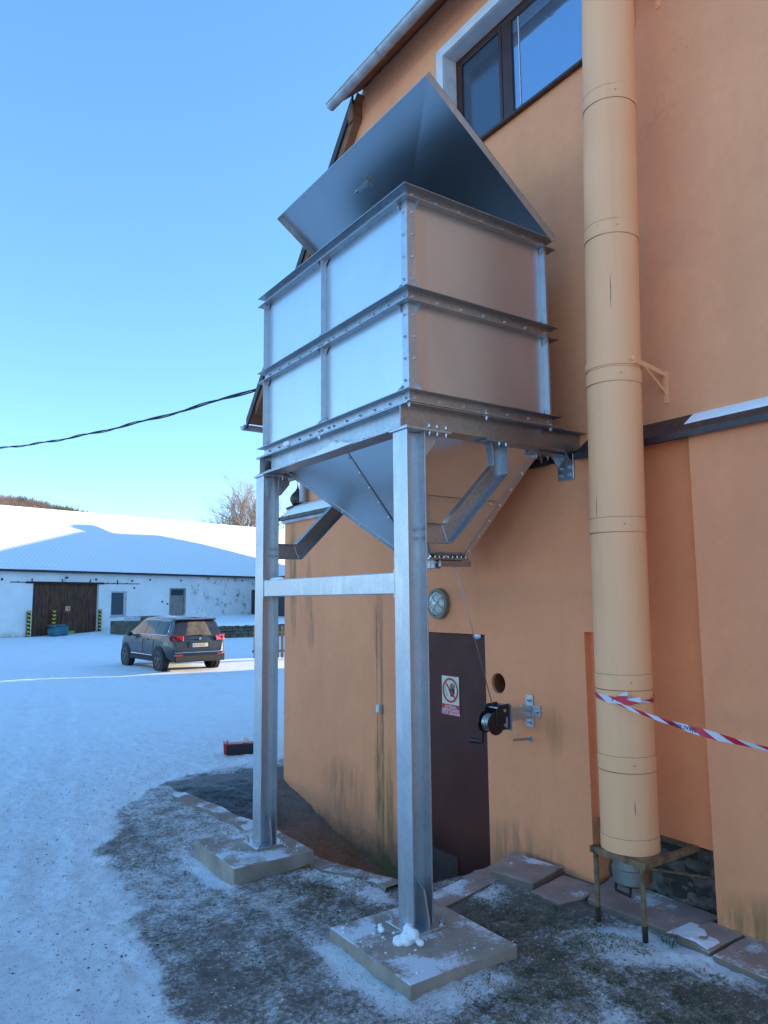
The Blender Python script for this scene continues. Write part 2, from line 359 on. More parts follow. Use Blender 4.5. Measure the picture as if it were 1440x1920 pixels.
def ground_z(u, v, rough=True):
    z = ground_base(u, v)
    near = ss(-np.hypot(u-2.5, v-4), -14, -6)
    rut = 0
    for k_, (o_, w_) in enumerate(((-.55, .12), (-1.25, .14), (-2.6, .13), (-3.5, .15))):
        c0 = np.interp(v, [1, 4, 6, 8, 12, 20, 30], [1.2, 1.3, 1.6, 2.1, 3.0, 4.6, 6.0])+o_+.05*np.sin(v*1.3+k_)
        q = (u-c0)/w_; rut = rut-.012*np.exp(-q*q)+.006*np.exp(-(np.abs(q)-1.7)**2*3)
    if rough:
        z = z + rut*np.clip(3.2*fbm(u, v, 1.7, 4, 71)-1.0, 0, 2)*ss(v, 1.5, 3)*ss(-v, -30, -16)*(1-ss(u, 1.4, 2.2)*ss(-v, -8.5, -7.5))
        z = z + .030*np.clip(fbm(u, v, 5.5, 4, 72)-.55, 0, 1)*ss(-v, -20, -12)
        z = z + (.034*(fbm(u, v, 3, 4, 3)-.5)+.022*(fbm(u, v*.7, 14, 3, 9)-.5)+.012*(fbm(u, v, 40, 2, 19)-.5))*near + .06*(fbm(u, v, .5, 3, 4)-.5)*ss(v, 9, 14)
        z = z + .03*(np.abs(fbm(u, v*.25, 2.2, 4, 31)-.5))*ss(v, 12, 16)*ss(-v, -34, -26)
    c = curb_u(v)
    ins = ss(u, c+.0, c+.09)*ss(v, 4.10, 4.16)*(1-ss(v, 7.7, 8.6))
    fl = ditch_floor(v)+.05*(fbm(u, v, 6, 4, 5)-.5)+.02*(fbm(u, v, 30, 3, 6)-.5)-.04*ss(u, 3.2, 3.9)
    return z*(1-ins)+np.minimum(fl, z)*ins
def axis(lo, hi, step, end0, end1, g=1.06):
    a = list(np.arange(lo, hi, step)); s = step; x = hi
    while x < end1: a.append(x); s = min(s*g, 400); x += s
    a.append(end1); s = step; x = lo-step; pre = []
    while x > end0: pre.append(x); s = min(s*g, 400); x -= s
    return np.array([end0]+pre[::-1]+a)
ux = axis(1.0, 4.2, .02, -3000, 3000); vy = axis(1.8, 8.8, .021, -3000, 3000, 1.02)
vy = np.unique(np.concatenate([vy, [39.74, 39.86]]))
U, V = np.meshgrid(ux, vy, indexing='ij'); Z = ground_z(U, V)
def ground_masks(U, V):
    # snow track boundary (dirty frozen earth to its right)
    ub = np.interp(V, [1, 3.6, 4.0, 5.0, 6.3, 7.7, 8.6, 9.1], [1.15, 1.22, 1.28, 1.42, 1.6, 1.95, 2.9, 4.2])
    w = .05+.14*fbm(U, V, 1.5, 4, 21)
    d = U-(ub+.42*(fbm(U, V, 2.6, 6, 22)-.5))
    dirt = ss(d, -w, w)*(1-ss(V, 8.6, 9.3))
    snow = 1-dirt*(.44+.36*fbm(U, V, 1.1, 3, 61)+.10*ss(U, 2.3, 3.0)*ss(-V, -5, -4))
    snow = snow-.12*ss(-V, -9, -3)
    nq = .5*(fbm(U, V, 4, 5, 33)-.5); inn = ss(U, curb_u(V)-.02, curb_u(V)+.05)*ss(V, 4.1, 4.16)*(1-ss(V+nq, 8.2, 8.7))
    snow = snow*(1-inn*.95)
    # blown snow along slabs and pads
    def blob(u0, v0, a, b, k): return k*np.exp(-((U-u0)/a)**2-((V-v0)/b)**2)
    snow = snow + blob(3.45, 2.75, .16, .18, .75) + blob(3.6, 2.45, .10, .3, .6) + blob(2.15, 5.45, .06, .35, .9) + blob(2.12, 3.35, .07, .4, .7) \
        + blob(2.85, 4.8, .12, .25, .6) + blob(2.75, 4.25, .12, .25, .5) + blob(2.62, 2.35, .3, .2, .25) + blob(3.35, 3.75, .12, .2, .35) + blob(2.4, 2.9, .25, .1, .4)
    grass = np.clip(blob(3.2, 3.0, .45, .6, 1)+blob(2.55, 4.4, .3, .5, .7)+blob(3.0, 2.2, .5, .4, .8)+blob(2.85, 6.0, .15, .6, .5)+blob(2.5, 2.6, .4, .3, .6), 0, 1)*(1-inn)
    red = inn*ss(-V, -7.5, -6.3)
    dark = inn*ss(V, 6.9, 7.4)*ss(-U, -3.75, -3.55)+np.exp(-((U-3.3)/.75)**2-((V-8.35)/.35)**2)*.9
    lit = ss(V, 19, 21)*ss(-V, -28, -26)
    return np.clip(snow, 0, 1), np.clip(grass, 0, 1), np.clip(red, 0, 1), np.clip(dark, 0, 1)
masks = ground_masks(U, V)
nu, nv = U.shape
idx = np.arange(nu*nv).reshape(nu, nv)
quads = np.stack([idx[:-1, :-1], idx[1:, :-1], idx[1:, 1:], idx[:-1, 1:]], -1).reshape(-1, 4)
me = bpy.data.meshes.new('yard_ground'); me.vertices.add(nu*nv); me.vertices.foreach_set('co', np.stack([U, V, Z], -1).astype(np.float32).ravel())
me.loops.add(quads.size); me.loops.foreach_set('vertex_index', quads.ravel().astype(np.int32))
me.polygons.add(len(quads)); me.polygons.foreach_set('loop_start', np.arange(0, quads.size, 4, dtype=np.int32)); me.update(); me.validate(); me.shade_smooth()
for nm, a in zip(('snowm', 'grassm', 'redm', 'darkm'), masks):
    at = me.attributes.new(nm, 'FLOAT', 'POINT'); at.data.foreach_set('value', a.astype(np.float32).ravel())
def ground_mat():
    a = N('snowy_yard')
    n1 = a.noise(34, 7, .82); n2 = a.noise(5.5, 7, .75); n3 = a.noise(130, 4, .75)
    sn = a.attr('snowm'); gr = a.attr('grassm'); rd = a.attr('redm'); dk = a.attr('darkm')
    dirt = a.mix(a.ramp(n2, (.3, 0), (.7, 1)), (.17, .135, .11), (.33, .27, .22))
    dirt = a.mix(a.ramp(n3, (.4, 0), (.7, .8)), dirt, (.045, .036, .032))
    dirt = a.mix(a.ramp(a.ma('ADD', a.ma('MULTIPLY', gr, .55), n2), (.62, 0), (.85, .65)), dirt, (.10, .088, .050))
    dirt = a.mix(rd, dirt, a.mix(a.ramp(n1, (.35, 0), (.65, 1)), (.20, .07, .03), (.45, .18, .085)))
    dirt = a.mix(dk, dirt, (.030, .027, .030))
    tot = a.ma('ADD', a.ma('ADD', a.ma('MULTIPLY', n1, 1.0), a.ma('MULTIPLY', n2, .55)), a.ma('MULTIPLY', n3, .45))
    lv = a.ma('ADD', a.ma('MULTIPLY', sn, 1.0), a.ma('SUBTRACT', tot, .90))
    m = a.ramp(lv, (.30, 0), (.42, .45), (.52, .85), (.70, 1))
    snowc = a.mix(a.ramp(n2, (.35, 0), (.7, 1)), (.88, .89, .90), (.94, .945, .95))
    snowc = a.mix(a.ramp(a.noise(2.2, 7, .78), (.52, 0), (.70, .28)), snowc, (.52, .48, .45))
    sp = a.ramp(a.noise(60, 5, .8, a.scale(a.P(), (1, .55, 1))), (.575, 0), (.635, .8)); snowc = a.mix(sp, snowc, (.16, .13, .12))
    c = a.mix(m, dirt, snowc)
    h = a.ma('ADD', a.ma('MULTIPLY', n1, .6), a.ma('MULTIPLY', n3, .4))
    r = a.mix(a.ma('MULTIPLY', dk, .8), .85, .25)
    h = a.ma('ADD', h, a.ma('MULTIPLY', a.noise(12, 4, .7), .5)); nb = a.bump(h, .9, .024)
    a.l(r, a.b.inputs['Roughness'])
    return a.out(c, None, 0, nb)
M['ground'] = ground_mat(); me.materials.append(M['ground'])
go = bpy.data.objects.new('yard_ground', me); scene.collection.objects.link(go); props(go, kind='structure')
def gz(u, v): return float(ground_z(np.array([u*1.]), np.array([v*1.]))[0])

# kerb stone along the ditch
b = B(); vs_ = np.linspace(4.16, 7.85, 60)
prof = []
for v in vs_:
    c = float(curb_u(v))+.01*math.sin(v*9); wd = .13+.015*math.sin(v*5.3)+random.uniform(-.008, .008); zt_ = float(ground_base(np.array([c]), np.array([v]))[0])+.022+.004*math.sin(v*11)
    prof += [(c+.05, v, zt_-.7), (c+.045, v, zt_-.02), (c+.02, v, zt_), (c-wd, v, zt_-.004), (c-wd-.03, v, zt_-.06)]
b.add(prof, [(i*5+k, (i+1)*5+k, (i+1)*5+k+1, i*5+k+1) for i in range(len(vs_)-1) for k in range(4)])
mk('kerb', b, 'kerb', smooth=True, kind='structure')

# slab walkway along the wall
wk = empty('walkway', (3.8, 3, -1.95), kind='structure')
SL = [([(3.03, 3.93), (3.95, 4.13), (3.98, 3.94), (2.93, 3.70)], -1.885, .09, 0), ([(3.54, 3.90), (3.93, 4.10), (3.99, 3.66), (3.60, 3.57)], -1.84, .07, .0),
      ([(3.56, 3.55), (3.93, 3.62), (3.98, 3.33), (3.75, 3.27), (3.55, 3.30)], -1.868, .07, 0), ([(3.74, 3.25), (4.16, 3.40), (4.17, 2.60), (3.745, 2.63)], -1.86, .07, 0),
      ([(3.72, 2.615), (4.03, 2.60), (4.05, 2.40), (3.665, 2.385)], -1.845, .07, 0), ([(3.66, 2.37), (4.05, 2.385), (4.06, 1.6), (3.64, 1.6)], -1.845, .07, 0),
      ([(3.64, 1.58), (4.06, 1.58), (4.06, .8), (3.64, .8)], -1.845, .07, 0)]
for pts, zt_, th, _ in SL:
    b = B(); c = Vector((sum(p[0] for p in pts)/len(pts), sum(p[1] for p in pts)/len(pts), 0))
    P = []
    for i in range(len(pts)):
        p, q = Vector((*pts[i], 0)), Vector((*pts[(i+1) % len(pts)], 0))
        for k in range(6):
            t = k/6; w = p.lerp(q, t); w += (w-c).normalized()*random.uniform(-.006, .004); P.append((w.x, w.y, zt_-th+random.uniform(-.002, .002)))
    b.prism(P, (0, 0, th)); mk('slab', b, 'slab', wk, bevel=.008)

sy, su = np.meshgrid(np.linspace(2.40, 2.66, 26), np.linspace(3.69, 3.93, 26), indexing='ij')
hh = .022*np.clip(1-((sy-2.53)/.13)**2, 0, 1)*np.clip(1.1-((su-3.69)/.24), 0, 1)*np.clip(fbm(sy, su, 14, 3, 5)*2.4-.4, 0, 1.2)-.003
gi = np.arange(sy.size).reshape(sy.shape); b = B(); b.add(np.stack([su, sy, -1.845+hh], -1).reshape(-1, 3).tolist(), np.stack([gi[:-1, :-1], gi[1:, :-1], gi[1:, 1:], gi[:-1, 1:]], -1).reshape(-1, 4).tolist())
props(mk('snow_patch', b, 'snow', wk, smooth=2), kind='stuff')
# concrete pads under the columns
def pad(x0, x1, y0, y1, zt_, th, label):
    t = empty('concrete_pad', ((x0+x1)/2, (y0+y1)/2, zt_-th), label, 'concrete pad', 'concrete footings under the steel columns')
    b = B(); P = []
    cs = [(x0, y0), (x1, y0), (x1, y1), (x0, y1)]
    for i in range(4):
        for k in range(8):
            p, q = cs[i], cs[(i+1) % 4]; tt = k/8
            P.append((p[0]+(q[0]-p[0])*tt+random.uniform(-.004, .004), p[1]+(q[1]-p[1])*tt+random.uniform(-.004, .004), zt_-th-.1))
    b.prism(P, (0, 0, th+.1)); mk('block', b, 'concrete', t, bevel=.009); return t
pad(2.19, 2.90, 3.00, 3.76, -1.823, .065, 'square concrete footing under the nearer steel column, strewn with snow')
pf = pad(2.19, 2.84, 5.10, 5.88, -1.888, .14, 'thicker concrete footing under the farther steel column beside the ditch')
b = B(); b.prism([(2.21, 5.092, -2.05), (2.80, 5.092, -1.975), (2.80, 5.092, -2.12), (2.21, 5.092, -2.12)], (0, .02, 0)); mk('clay_band', b, 'clay', pf)

# ------------------------------------------------------------------ main building
UW, UU = 4.02, 4.14
bld = empty('orange_building', (4.2, 3, -2.0), 'tall orange rendered building with half-hipped roof and thick lower wall', 'building')
b = B()
b.box(UW, 4.5, 5.45, 7.95, -3.2, .97); b.box(UW, 4.5, 4.43, 5.45, -.292, .97)
b.box(UW, 4.5, 3.42, 4.14, -3.2, .97); b.box(UW, 4.5, 4.14, 4.43, -3.2, -.811); b.box(UW, 4.5, 4.14, 4.43, -.511, .97)
b.box(UW, 4.5, 3.13, 3.42, -.24, .97); b.box(UW, 4.5, -3.4, 2.55, -3, .97)
b.box(4.5, 15.5, -3.4, 7.95, -3.2, .97)
# wall patch with round vent hole
hc = (4.287, -.661); hr = .078; ns = 32; o_ = []; i_ = []
for k in range(ns):
    th = 2*math.pi*(k+.5)/ns; cx, cz = math.cos(th), math.sin(th); m_ = 1/max(abs(cx), abs(cz))
    def clampsq(cx, cz, m_):
        return (min(4.43, max(4.14, hc[0]+cx*m_*.15)), min(-.511, max(-.811, hc[1]+cz*m_*.15)))
    yy, zz = clampsq(cx, cz, m_); o_.append((UW, yy, zz)); i_.append((UW, hc[0]+hr*cx, hc[1]+hr*cz))
# exact corners
for cy in (4.14, 4.43):
    for cz in (-.811, -.511):
        k = min(range(ns), key=lambda q: (o_[q][1]-cy)**2+(o_[q][2]-cz)**2); o_[k] = (UW, cy, cz)
back = [(UW+.3, p[1], p[2]) for p in i_]
b.add(o_+i_+back, [(k, (k+1) % ns, ns+(k+1) % ns, ns+k) for k in range(ns)]+[(ns+k, ns+(k+1) % ns, 2*ns+(k+1) % ns, 2*ns+k) for k in range(ns)]+[[2*ns+k for k in range(ns)]])
mk('lower_wall', b, 'orange', bld)
b = B(); b.tube([(UW+.025, hc[0], hc[1]), (UW+.28, hc[0], hc[1])], hr-.003, 32, False); b.tube([(UW+.27, hc[0], hc[1]), (UW+.275, hc[0], hc[1])], hr-.004, 32); mk('hole_shade', b, simple('brown_hole_shade', (.22, .09, .04), .7), bld, smooth=True)  # brown sleeve added to put the hole's shade into its colour
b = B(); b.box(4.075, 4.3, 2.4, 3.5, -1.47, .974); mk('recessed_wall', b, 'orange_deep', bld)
gy, gzz = np.meshgrid(np.linspace(2.45, 3.46, 90), np.linspace(-1.97, -1.455, 50), indexing='ij')
dd_ = .09*(fbm(gy*1.3, gzz*2.0, 9, 4, 91)-.35)+.03*(fbm(gy, gzz, 40, 2, 92)-.5)
ng = gy.size; gi = np.arange(ng).reshape(gy.shape)
b = B(); b.add(np.stack([UU+.06-np.clip(dd_, -.02, .05), gy, gzz], -1).reshape(-1, 3).tolist(), np.stack([gi[:-1, :-1], gi[1:, :-1], gi[1:, 1:], gi[:-1, 1:]], -1).reshape(-1, 4).tolist())
mk('rubble_base', b, 'rubble', bld, smooth=2)
b = B(); b.box(UU+.05, 4.3, 2.4, 3.5, -2.3, -1.46); mk('masonry_backing', b, 'mortar', bld)
# upper wall with the window opening
WY0, WY1, WZ0, WZ1 = 2.92, 4.925, 4.0, 5.126
b = B()
def up(y0, y1, z0, z1): b.box(UU, 4.5, y0, y1, z0, z1)
up(-3.2, WY0, .9, 5.75); up(WY1, 6.3, .9, 5.75); up(WY0, WY1, .9, WZ0); up(WY0, WY1, WZ1, 5.75)
b.prism([(UU, 6.3, .9), (UU, 7.65, .9), (UU, 7.65, 4.2), (UU, 6.3, 5.70)], (.36, 0, 0))
b.prism([(4.5, -3.2, .9), (4.5, 7.65, .9), (4.5, 7.65, 4.0), (4.5, 6.2, 5.6), (4.5, -1.8, 5.6), (4.5, -3.2, 4.0)], (11, 0, 0))
mk('upper_wall', b, 'orange_up', bld)
# ledge between thick lower wall and upper wall
def ledge(y0, y1):
    b = B(); b.prism([(UU-.003, y0, 1.13), (3.96, y0, .995), (3.96, y0, .955), (3.975, y0, .955), (3.975, y0, .975), (UU-.003, y0, .975)], (0, y1-y0, 0))
    mk('ledge', b, 'trim', bld)
ledge(-3.4, 3.40); ledge(3.64, 7.97)
b = B(); b.prism([(3.965, 7.97, .955), (3.965, 8.0, .955), (UU+.3, 8.0, .955), (UU+.3, 7.65, 1.16), (UU-.003, 7.65, 1.16), (UU-.003, 7.97, 1.0)], (0, 0, .001)); 
b = B(); b.add([(3.955, 8.01, .985), (UU, 7.66, 1.15), (4.8, 7.66, 1.15), (4.8, 8.01, .985), (3.955, 8.01, .955), (4.8, 8.01, .955)], [(0, 1, 2, 3), (0, 3, 5, 4)]); mk('ledge', b, 'trim', bld)
b = B(); b.box(3.985, UW+.0, 6.0, 7.96, .915, .95); mk('eaves_strip', b, 'whitewash_cap', bld)
def ledge_snow(y0, y1, h, seed, lo=.0, nm=''):
    b = B(); n = 40; rows = []
    rn = random.Random(seed)
    for i in range(n+1):
        y = y0+(y1-y0)*i/n; e = min(1, min(i, n-i)/5); hh = h*(.4+.6*e)*rn.uniform(.85, 1.1); L = lo+rn.uniform(-.01, .01)
        t0 = L; up_ = lambda t, k: (3.96+(UU-3.96)*t, y, .997+.135*t+k)
        rows += [up_(t0, 0), up_(t0+.02, hh*.8), up_(.5, hh), up_(.97, hh*.8 if not lo else .002), up_(1.0, 0)]
    b.add(rows, [(i*5+k, (i+1)*5+k, (i+1)*5+k+1, i*5+k+1) for i in range(n) for k in range(4)])
    props(mk('ledge_snow', b, 'snow', bld, smooth=2), kind='stuff')
ledge_snow(5.6, 7.9, .035, 1); ledge_snow(-2, 2.58, .006, 2, .4)
# window
w = empty('window', (4.3, 3.8, 4.1), 'dark brown framed ribbon window high in the orange wall reflecting blue sky', None)
del w['label']; w.parent = bld; w.location = Vector((4.3, 3.8, 4.1))-bld.location; 
def wpart(name, b, mat, **k):
    o = mk(name, b, mat, None, **k); o.parent = bld; o.location = -Vector(bld.location); return o
bpy.data.objects.remove(w)
b = B(); b.box(4.29, 4.36, WY0, WY1, WZ0+.06, WZ0+.14); b.box(4.29, 4.36, WY0, WY1, WZ1-.05, WZ1); b.box(4.29, 4.36, WY1-.05, WY1, WZ0+.14, WZ1-.05)
for y in (4.26, 2.965): b.box(4.29, 4.36, y-.045, y+.045, WZ0+.14, WZ1-.05)
wf = mk('window', b, 'frame_brown', bld, bevel=.006)
for y0, y1, m_ in ((4.305, 4.875, 'glass_dim'), (3.01, 4.215, 'glass')):
    b = B(); b.box(4.302, 4.32, y0, y1, WZ0+.14, WZ1-.05); mk('pane', b, m_, wf)
    b = B()
    for (ya, yb, za, zb_) in ((y0, y0+.035, WZ0+.14, WZ1-.05), (y1-.035, y1, WZ0+.14, WZ1-.05), (y0+.035, y1-.035, WZ0+.14, WZ0+.175), (y0+.035, y1-.035, WZ1-.085, WZ1-.05)): b.box(4.285, 4.301, ya, yb, za, zb_)
    mk('sash', b, 'frame_brown', wf, bevel=.004)
b = B(); b.tube([(4.296, 4.10, WZ0+.2), (4.296, 4.10, WZ1-.1)], .004, 6); mk('blind_cord', b, 'sign_white', wf)
b = B(); b.prism([(4.085, WY0, 3.965), (4.085, WY0, 3.985), (4.30, WY0, 4.075), (4.30, WY0, 4.0)], (0, WY1-WY0+.02, 0)); mk('sill', b, 'frame_brown', wf)
b = B(); t = .095
b.box(4.122, 4.139, WY1, WY1+t, WZ0, WZ1+t); b.box(4.122, 4.139, WY0, WY1, WZ1, WZ1+t)
b.box(4.139, 4.285, WY1-.004, WY1-.0005, WZ0+.05, WZ1); b.box(4.139, 4.285, WY0, WY1-.004, WZ1-.004, WZ1-.0005)
mk('window_surround', b, 'white_trim', bld)
b = B(); b.box(4.06, 4.125, 4.60, 4.64, 3.97, 4.09); b.box(4.04, 4.07, 4.58, 4.66, 4.05, 4.09); mk('sensor_bracket', b, 'galv_flange', bld)
# roof planes
def roofz(y): return 2.47+(9.11-y)*1.118
RY = 2.2; RZ = roofz(RY)
rl = [(4.05, 6.40, roofz(6.40)), (4.05, 9.13, roofz(9.13)), (16, 9.13, roofz(9.13)), (16, RY, RZ), (10.9, RY, RZ)]
b = B(); b.prism(rl, (0, .055, .055)); b.prism([(p[0], 2*RY-p[1], p[2]) for p in rl], (0, -.055, .055))
b.prism([(3.84, 6.44, 5.455), (10.9, RY, RZ+.03), (3.84, 2*RY-6.44, 5.455)], (-.02, 0, .04))
rf = mk('roof', b, 'tile_dark', bld)
b = B(); b.prism([(4.052, 6.3, roofz(6.3)-.06), (4.052, 9.12, roofz(9.12)-.06), (16, 9.12, roofz(9.12)-.06), (16, 6.3, roofz(6.3)-.06)], (0, .02, .03))
b.prism([(3.86, 6.43, 5.425), (4.6, 6.2, 6.06), (4.6, -1.8, 6.06), (3.86, -2.05, 5.425)], (0, 0, .02)); mk('soffit_boards', b, 'soffit', bld)
b = B(); b.prism([(4.045, 6.38, roofz(6.38)+.06), (4.045, 9.15, roofz(9.15)+.05), (4.045, 9.15, roofz(9.15)-.09), (4.045, 6.38, roofz(6.38)-.08)], (-.022, 0, 0)); mk('verge_board', b, 'fascia', bld)
b = B(); b.prism([(4.05, 6.35, roofz(6.35)-.085), (4.05, 8.9, roofz(8.9)-.085), (4.05, 8.9, roofz(8.9)-.22), (4.05, 6.35, roofz(6.35)-.24)], (.085, 0, 0)); mk('rafter', b, 'soffit', bld)
for yy in (6.45,):
    b = B(); b.box(4.02, 4.135, 6.36, 6.47, 5.28, 5.47); mk('purlin_end', b, 'soffit', bld, bevel=.005)
def gutter(p, q, r, name='gutter', base=bld):
    b = B(); p, q = Vector(p), Vector(q); t = (q-p).normalized(); s_ = t.cross(Vector((0, 0, 1))).normalized()
    vs = []; n = 10
    for e in (p, q):
        for rr in (r, r-.004):
            for k in range(n+1):
                th = math.pi*k/n; vs.append(e+s_*math.cos(th)*rr-Vector((0, 0, 1))*math.sin(th)*rr)
    m = n+1; fs = []
    for k in range(n): fs += [(k, k+1, 2*m+k+1, 2*m+k), (m+k, 3*m+k, 3*m+k+1, m+k+1)]
    fs += [list(range(m)), [2*m+k for k in range(m)]]
    b.add(vs, fs); b.tube([p+s_*r, q+s_*r], .009, 6); b.tube([p-s_*r, q-s_*r], .009, 6)
    return mk(name, b, 'gutter', base, smooth=True)
gutter((3.80, 6.47, 5.41), (3.80, -2.1, 5.41), .058)
for y in (5.5, 4.2): 
    b = B(); n = 10; b.tube([(3.80+.062*math.cos(math.pi+math.pi*k/n), y, 5.41+.062*math.sin(math.pi+math.pi*k/n)) for k in range(n+1)], .007, 5); mk('gutter_clip', b, 'gutter', bld)
gutter((4.02, 9.27, 2.40), (16, 9.27, 2.40), .062)
b = B(); b.tube([(4.08, 7.60, 2.2), (4.08, 7.60, 1.15)], .045, 12); b.tube([(4.13, 7.60, 1.55), (4.02, 7.6, 1.55)], .008, 6); b.tube([(4.08, 7.60, 1.55), (4.08, 7.60, 1.57)], .05, 12); mk('downpipe', b, 'gutter', bld, smooth=True)
b = B(); b.box(4.3, 4.8, 6.9, 7.3, 5.5, 5.9)
# chimney
b = B(); b.box(12, 12.8, 1.8, 2.6, RZ-1, RZ+1.2); mk('chimney', b, 'house_wall', bld)

# door
dr = mk('door', B().box(4.06, 4.10, 4.43, 5.45, -3.0, -.292), 'door', bld)
b = B(); b.box(4.052, 4.0595, 4.86, 5.36, -2.62, -2.12); mk('kick_plate', b, simple('dull_brown_patch', (.075, .042, .032), .7), dr)
b = B(); b.ellip((4.055, 4.56, -.31), (.01, .05, .03)); mk('door_closer', b, 'galv_dark', dr)

# sign on the door
def text_mesh(txt, size, bold=0, align='CENTER'):
    cu = bpy.data.curves.new('t', 'FONT'); cu.body = txt; cu.size = size; cu.align_x = align; cu.offset = bold; cu.resolution_u = 2
    o = bpy.data.objects.new('t', cu); scene.collection.objects.link(o)
    dg = bpy.context.evaluated_depsgraph_get(); m = o.evaluated_get(dg).to_mesh()
    vs = [v.co.copy() for v in m.vertices]; fs = [list(p.vertices) for p in m.polygons]
    o.evaluated_get(dg).to_mesh_clear(); bpy.data.objects.remove(o); return vs, fs
def warn_sign(P, X, Y, Wd, Ht, parent=None, detail=True, **kw):
    """P centre, X right, Y up unit vectors on the sign face"""
    P, X, Y = Vector(P), Vector(X).normalized(), Vector(Y).normalized(); Nn = X.cross(Y)
    def pt(x, y, d=0): return P+X*x+Y*y+Nn*d
    root = empty(*(['warning_sign', P]), **kw) if parent is None else parent
    off = ROOT[root]
    def q(name, polys, mat, d):
        b = B()
        for pl in polys: b.prism([pt(x, y, d-.0012) for x, y in pl], Nn*.0012)
        return mk(name, b, mat, root)
    q('board', [[(-Wd/2, -Ht/2), (Wd/2, -Ht/2), (Wd/2, Ht/2), (-Wd/2, Ht/2)]], 'sign_cream', .002)
    yb = -Ht/2+Ht*.28
    q('red_panel', [[(-Wd/2, -Ht/2), (Wd/2, -Ht/2), (Wd/2, yb), (-Wd/2, yb)]], 'red', .0032)
    cy = (yb+Ht/2)/2; ro = Wd*.46; ri = ro*.83; n = 40
    ring = [[(ro*math.cos(a), cy+ro*math.sin(a)), (ro*math.cos(c), cy+ro*math.sin(c)), (ri*math.cos(c), cy+ri*math.sin(c)), (ri*math.cos(a), cy+ri*math.sin(a))] for a, c in [(2*math.pi*k/n, 2*math.pi*(k+1)/n) for k in range(n)]]
    k = Wd/.24
    hand = [[(.0, -.055), (.045, -.055), (.06, -.02), (.058, .012), (.0, .012)]]
    for i, (x, h, a) in enumerate(((.006, .055, .0), (.022, .066, 2), (.037, .064, 6), (.052, .05, 12))):
        ca, sa = math.cos(R(-a)), math.sin(R(-a))
        hand.append([(x+dx*ca-dy*sa, .008+dx*sa+dy*ca) for dx, dy in ((-.0055, 0), (.0055, 0), (.0055, h-.01), (0, h-.004), (-.0055, h-.01))])
    hand.append([(.004, -.04), (.006, -.012), (-.024, .014), (-.028, .004)])
    q('hand_print', [[(x*k, cy+y*k) for x, y in pl] for pl in hand], 'sign_black', .0032)
    face = []
    fp = [(-.03, .045), (-.055, .04), (-.068, .02), (-.074, .002), (-.068, -.004), (-.066, -.02), (-.05, -.026), (-.046, -.045), (-.07, -.06)]
    if detail:
        for a, c in zip(fp, fp[1:]):
            t = (Vector((c[0]-a[0], c[1]-a[1]))).normalized()*.0012; face.append([(a[0]*k+t.y, cy+a[1]*k-t.x), (c[0]*k+t.y, cy+c[1]*k-t.x), (c[0]*k-t.y, cy+c[1]*k+t.x), (a[0]*k-t.y, cy+a[1]*k+t.x)])
        q('face_outline', face, 'sign_black', .0032)
    w_ = ro*.085; a = R(135)
    bar = [(ri*math.cos(a)-w_*math.sin(a), cy+ri*math.sin(a)+w_*math.cos(a)), (-ri*math.cos(a)-w_*math.sin(a), cy-ri*math.sin(a)+w_*math.cos(a)), (-ri*math.cos(a)+w_*math.sin(a), cy-ri*math.sin(a)-w_*math.cos(a)), (ri*math.cos(a)+w_*math.sin(a), cy+ri*math.sin(a)-w_*math.cos(a))]
    q('prohibition_ring', ring+[bar], 'red', .0048)
    if detail:
        b = B()
        for i, t in enumerate(('KOTELNA', 'NEPOVOLANÝM', 'VSTUP ZAKÁZÁN')):
            vs, fs = text_mesh(t, .031, .0006); b.add([pt(v.x, yb-.032-.026*i+v.y, .0045) for v in vs], fs)
        mk('lettering', b, 'sign_white', root)
    return root
warn_sign((4.056, 4.915, -.822), (0, -1, 0), (0, 0, 1), .225, .325, label='red and cream prohibition sign with black hand on the brown door', cat='sign')

# bulkhead lamp above the door
lp = empty('bulkhead_lamp', (UW, 5.0, -.045), 'round caged bulkhead lamp with mossy ring above the brown door', 'lamp')
b = B(); n = 32
def ringb(b, c, r0, r1, x0, x1):
    vs = []
    for k in range(n):
        th = 2*math.pi*k/n
        for r_, x in ((r0, x0), (r1, x0), (r1, x1), (r0, x1)): vs.append((x, c[0]+r_*math.cos(th), c[1]+r_*math.sin(th)))
    b.add(vs, [(k*4+j, k*4+(j+1) % 4, ((k+1) % n)*4+(j+1) % 4, ((k+1) % n)*4+j) for k in range(n) for j in range(4)])
c = (4.985, -.045)
ringb(b, c, .105, .132, UW-.045, UW); mk('ring', b, 'oldgreen', lp, smooth=True, bevel=.004)
b = B()
for j in range(7):
    pass
vs = []; nr = 7
for j in range(nr):
    r_ = .106*math.sin(math.pi/2*(1-j/(nr-1)))+.0001; x = UW-.035-.045*math.sin(math.pi/2*j/(nr-1))
    for k in range(n): vs.append((x, c[0]+r_*math.cos(2*math.pi*k/n), c[1]+r_*math.sin(2*math.pi*k/n)))
b.add(vs, [(j*n+k, j*n+(k+1) % n, (j+1)*n+(k+1) % n, (j+1)*n+k) for j in range(nr-1) for k in range(n)]); mk('glass_dome', b, 'opal', lp, smooth=2)
b = B()
for a0, o0 in ((40, -.035), (40, .035), (130, -.035), (130, .035)):
    ca, sa = math.cos(R(a0)), math.sin(R(a0)); pts = []
    for t in np.linspace(-1, 1, 13):
        r_ = .115; L = math.sqrt(r_*r_-o0*o0); s_ = t*L; x = UW-.04-.05*math.sqrt(max(0, 1-(s_*s_+o0*o0)/(r_*r_))); pts.append((x, c[0]+s_*ca-o0*sa, c[1]+s_*sa+o0*ca))
    b.tube(pts, .0035, 5)
mk('wire_guard', b, 'beige_plastic', lp, smooth=2)

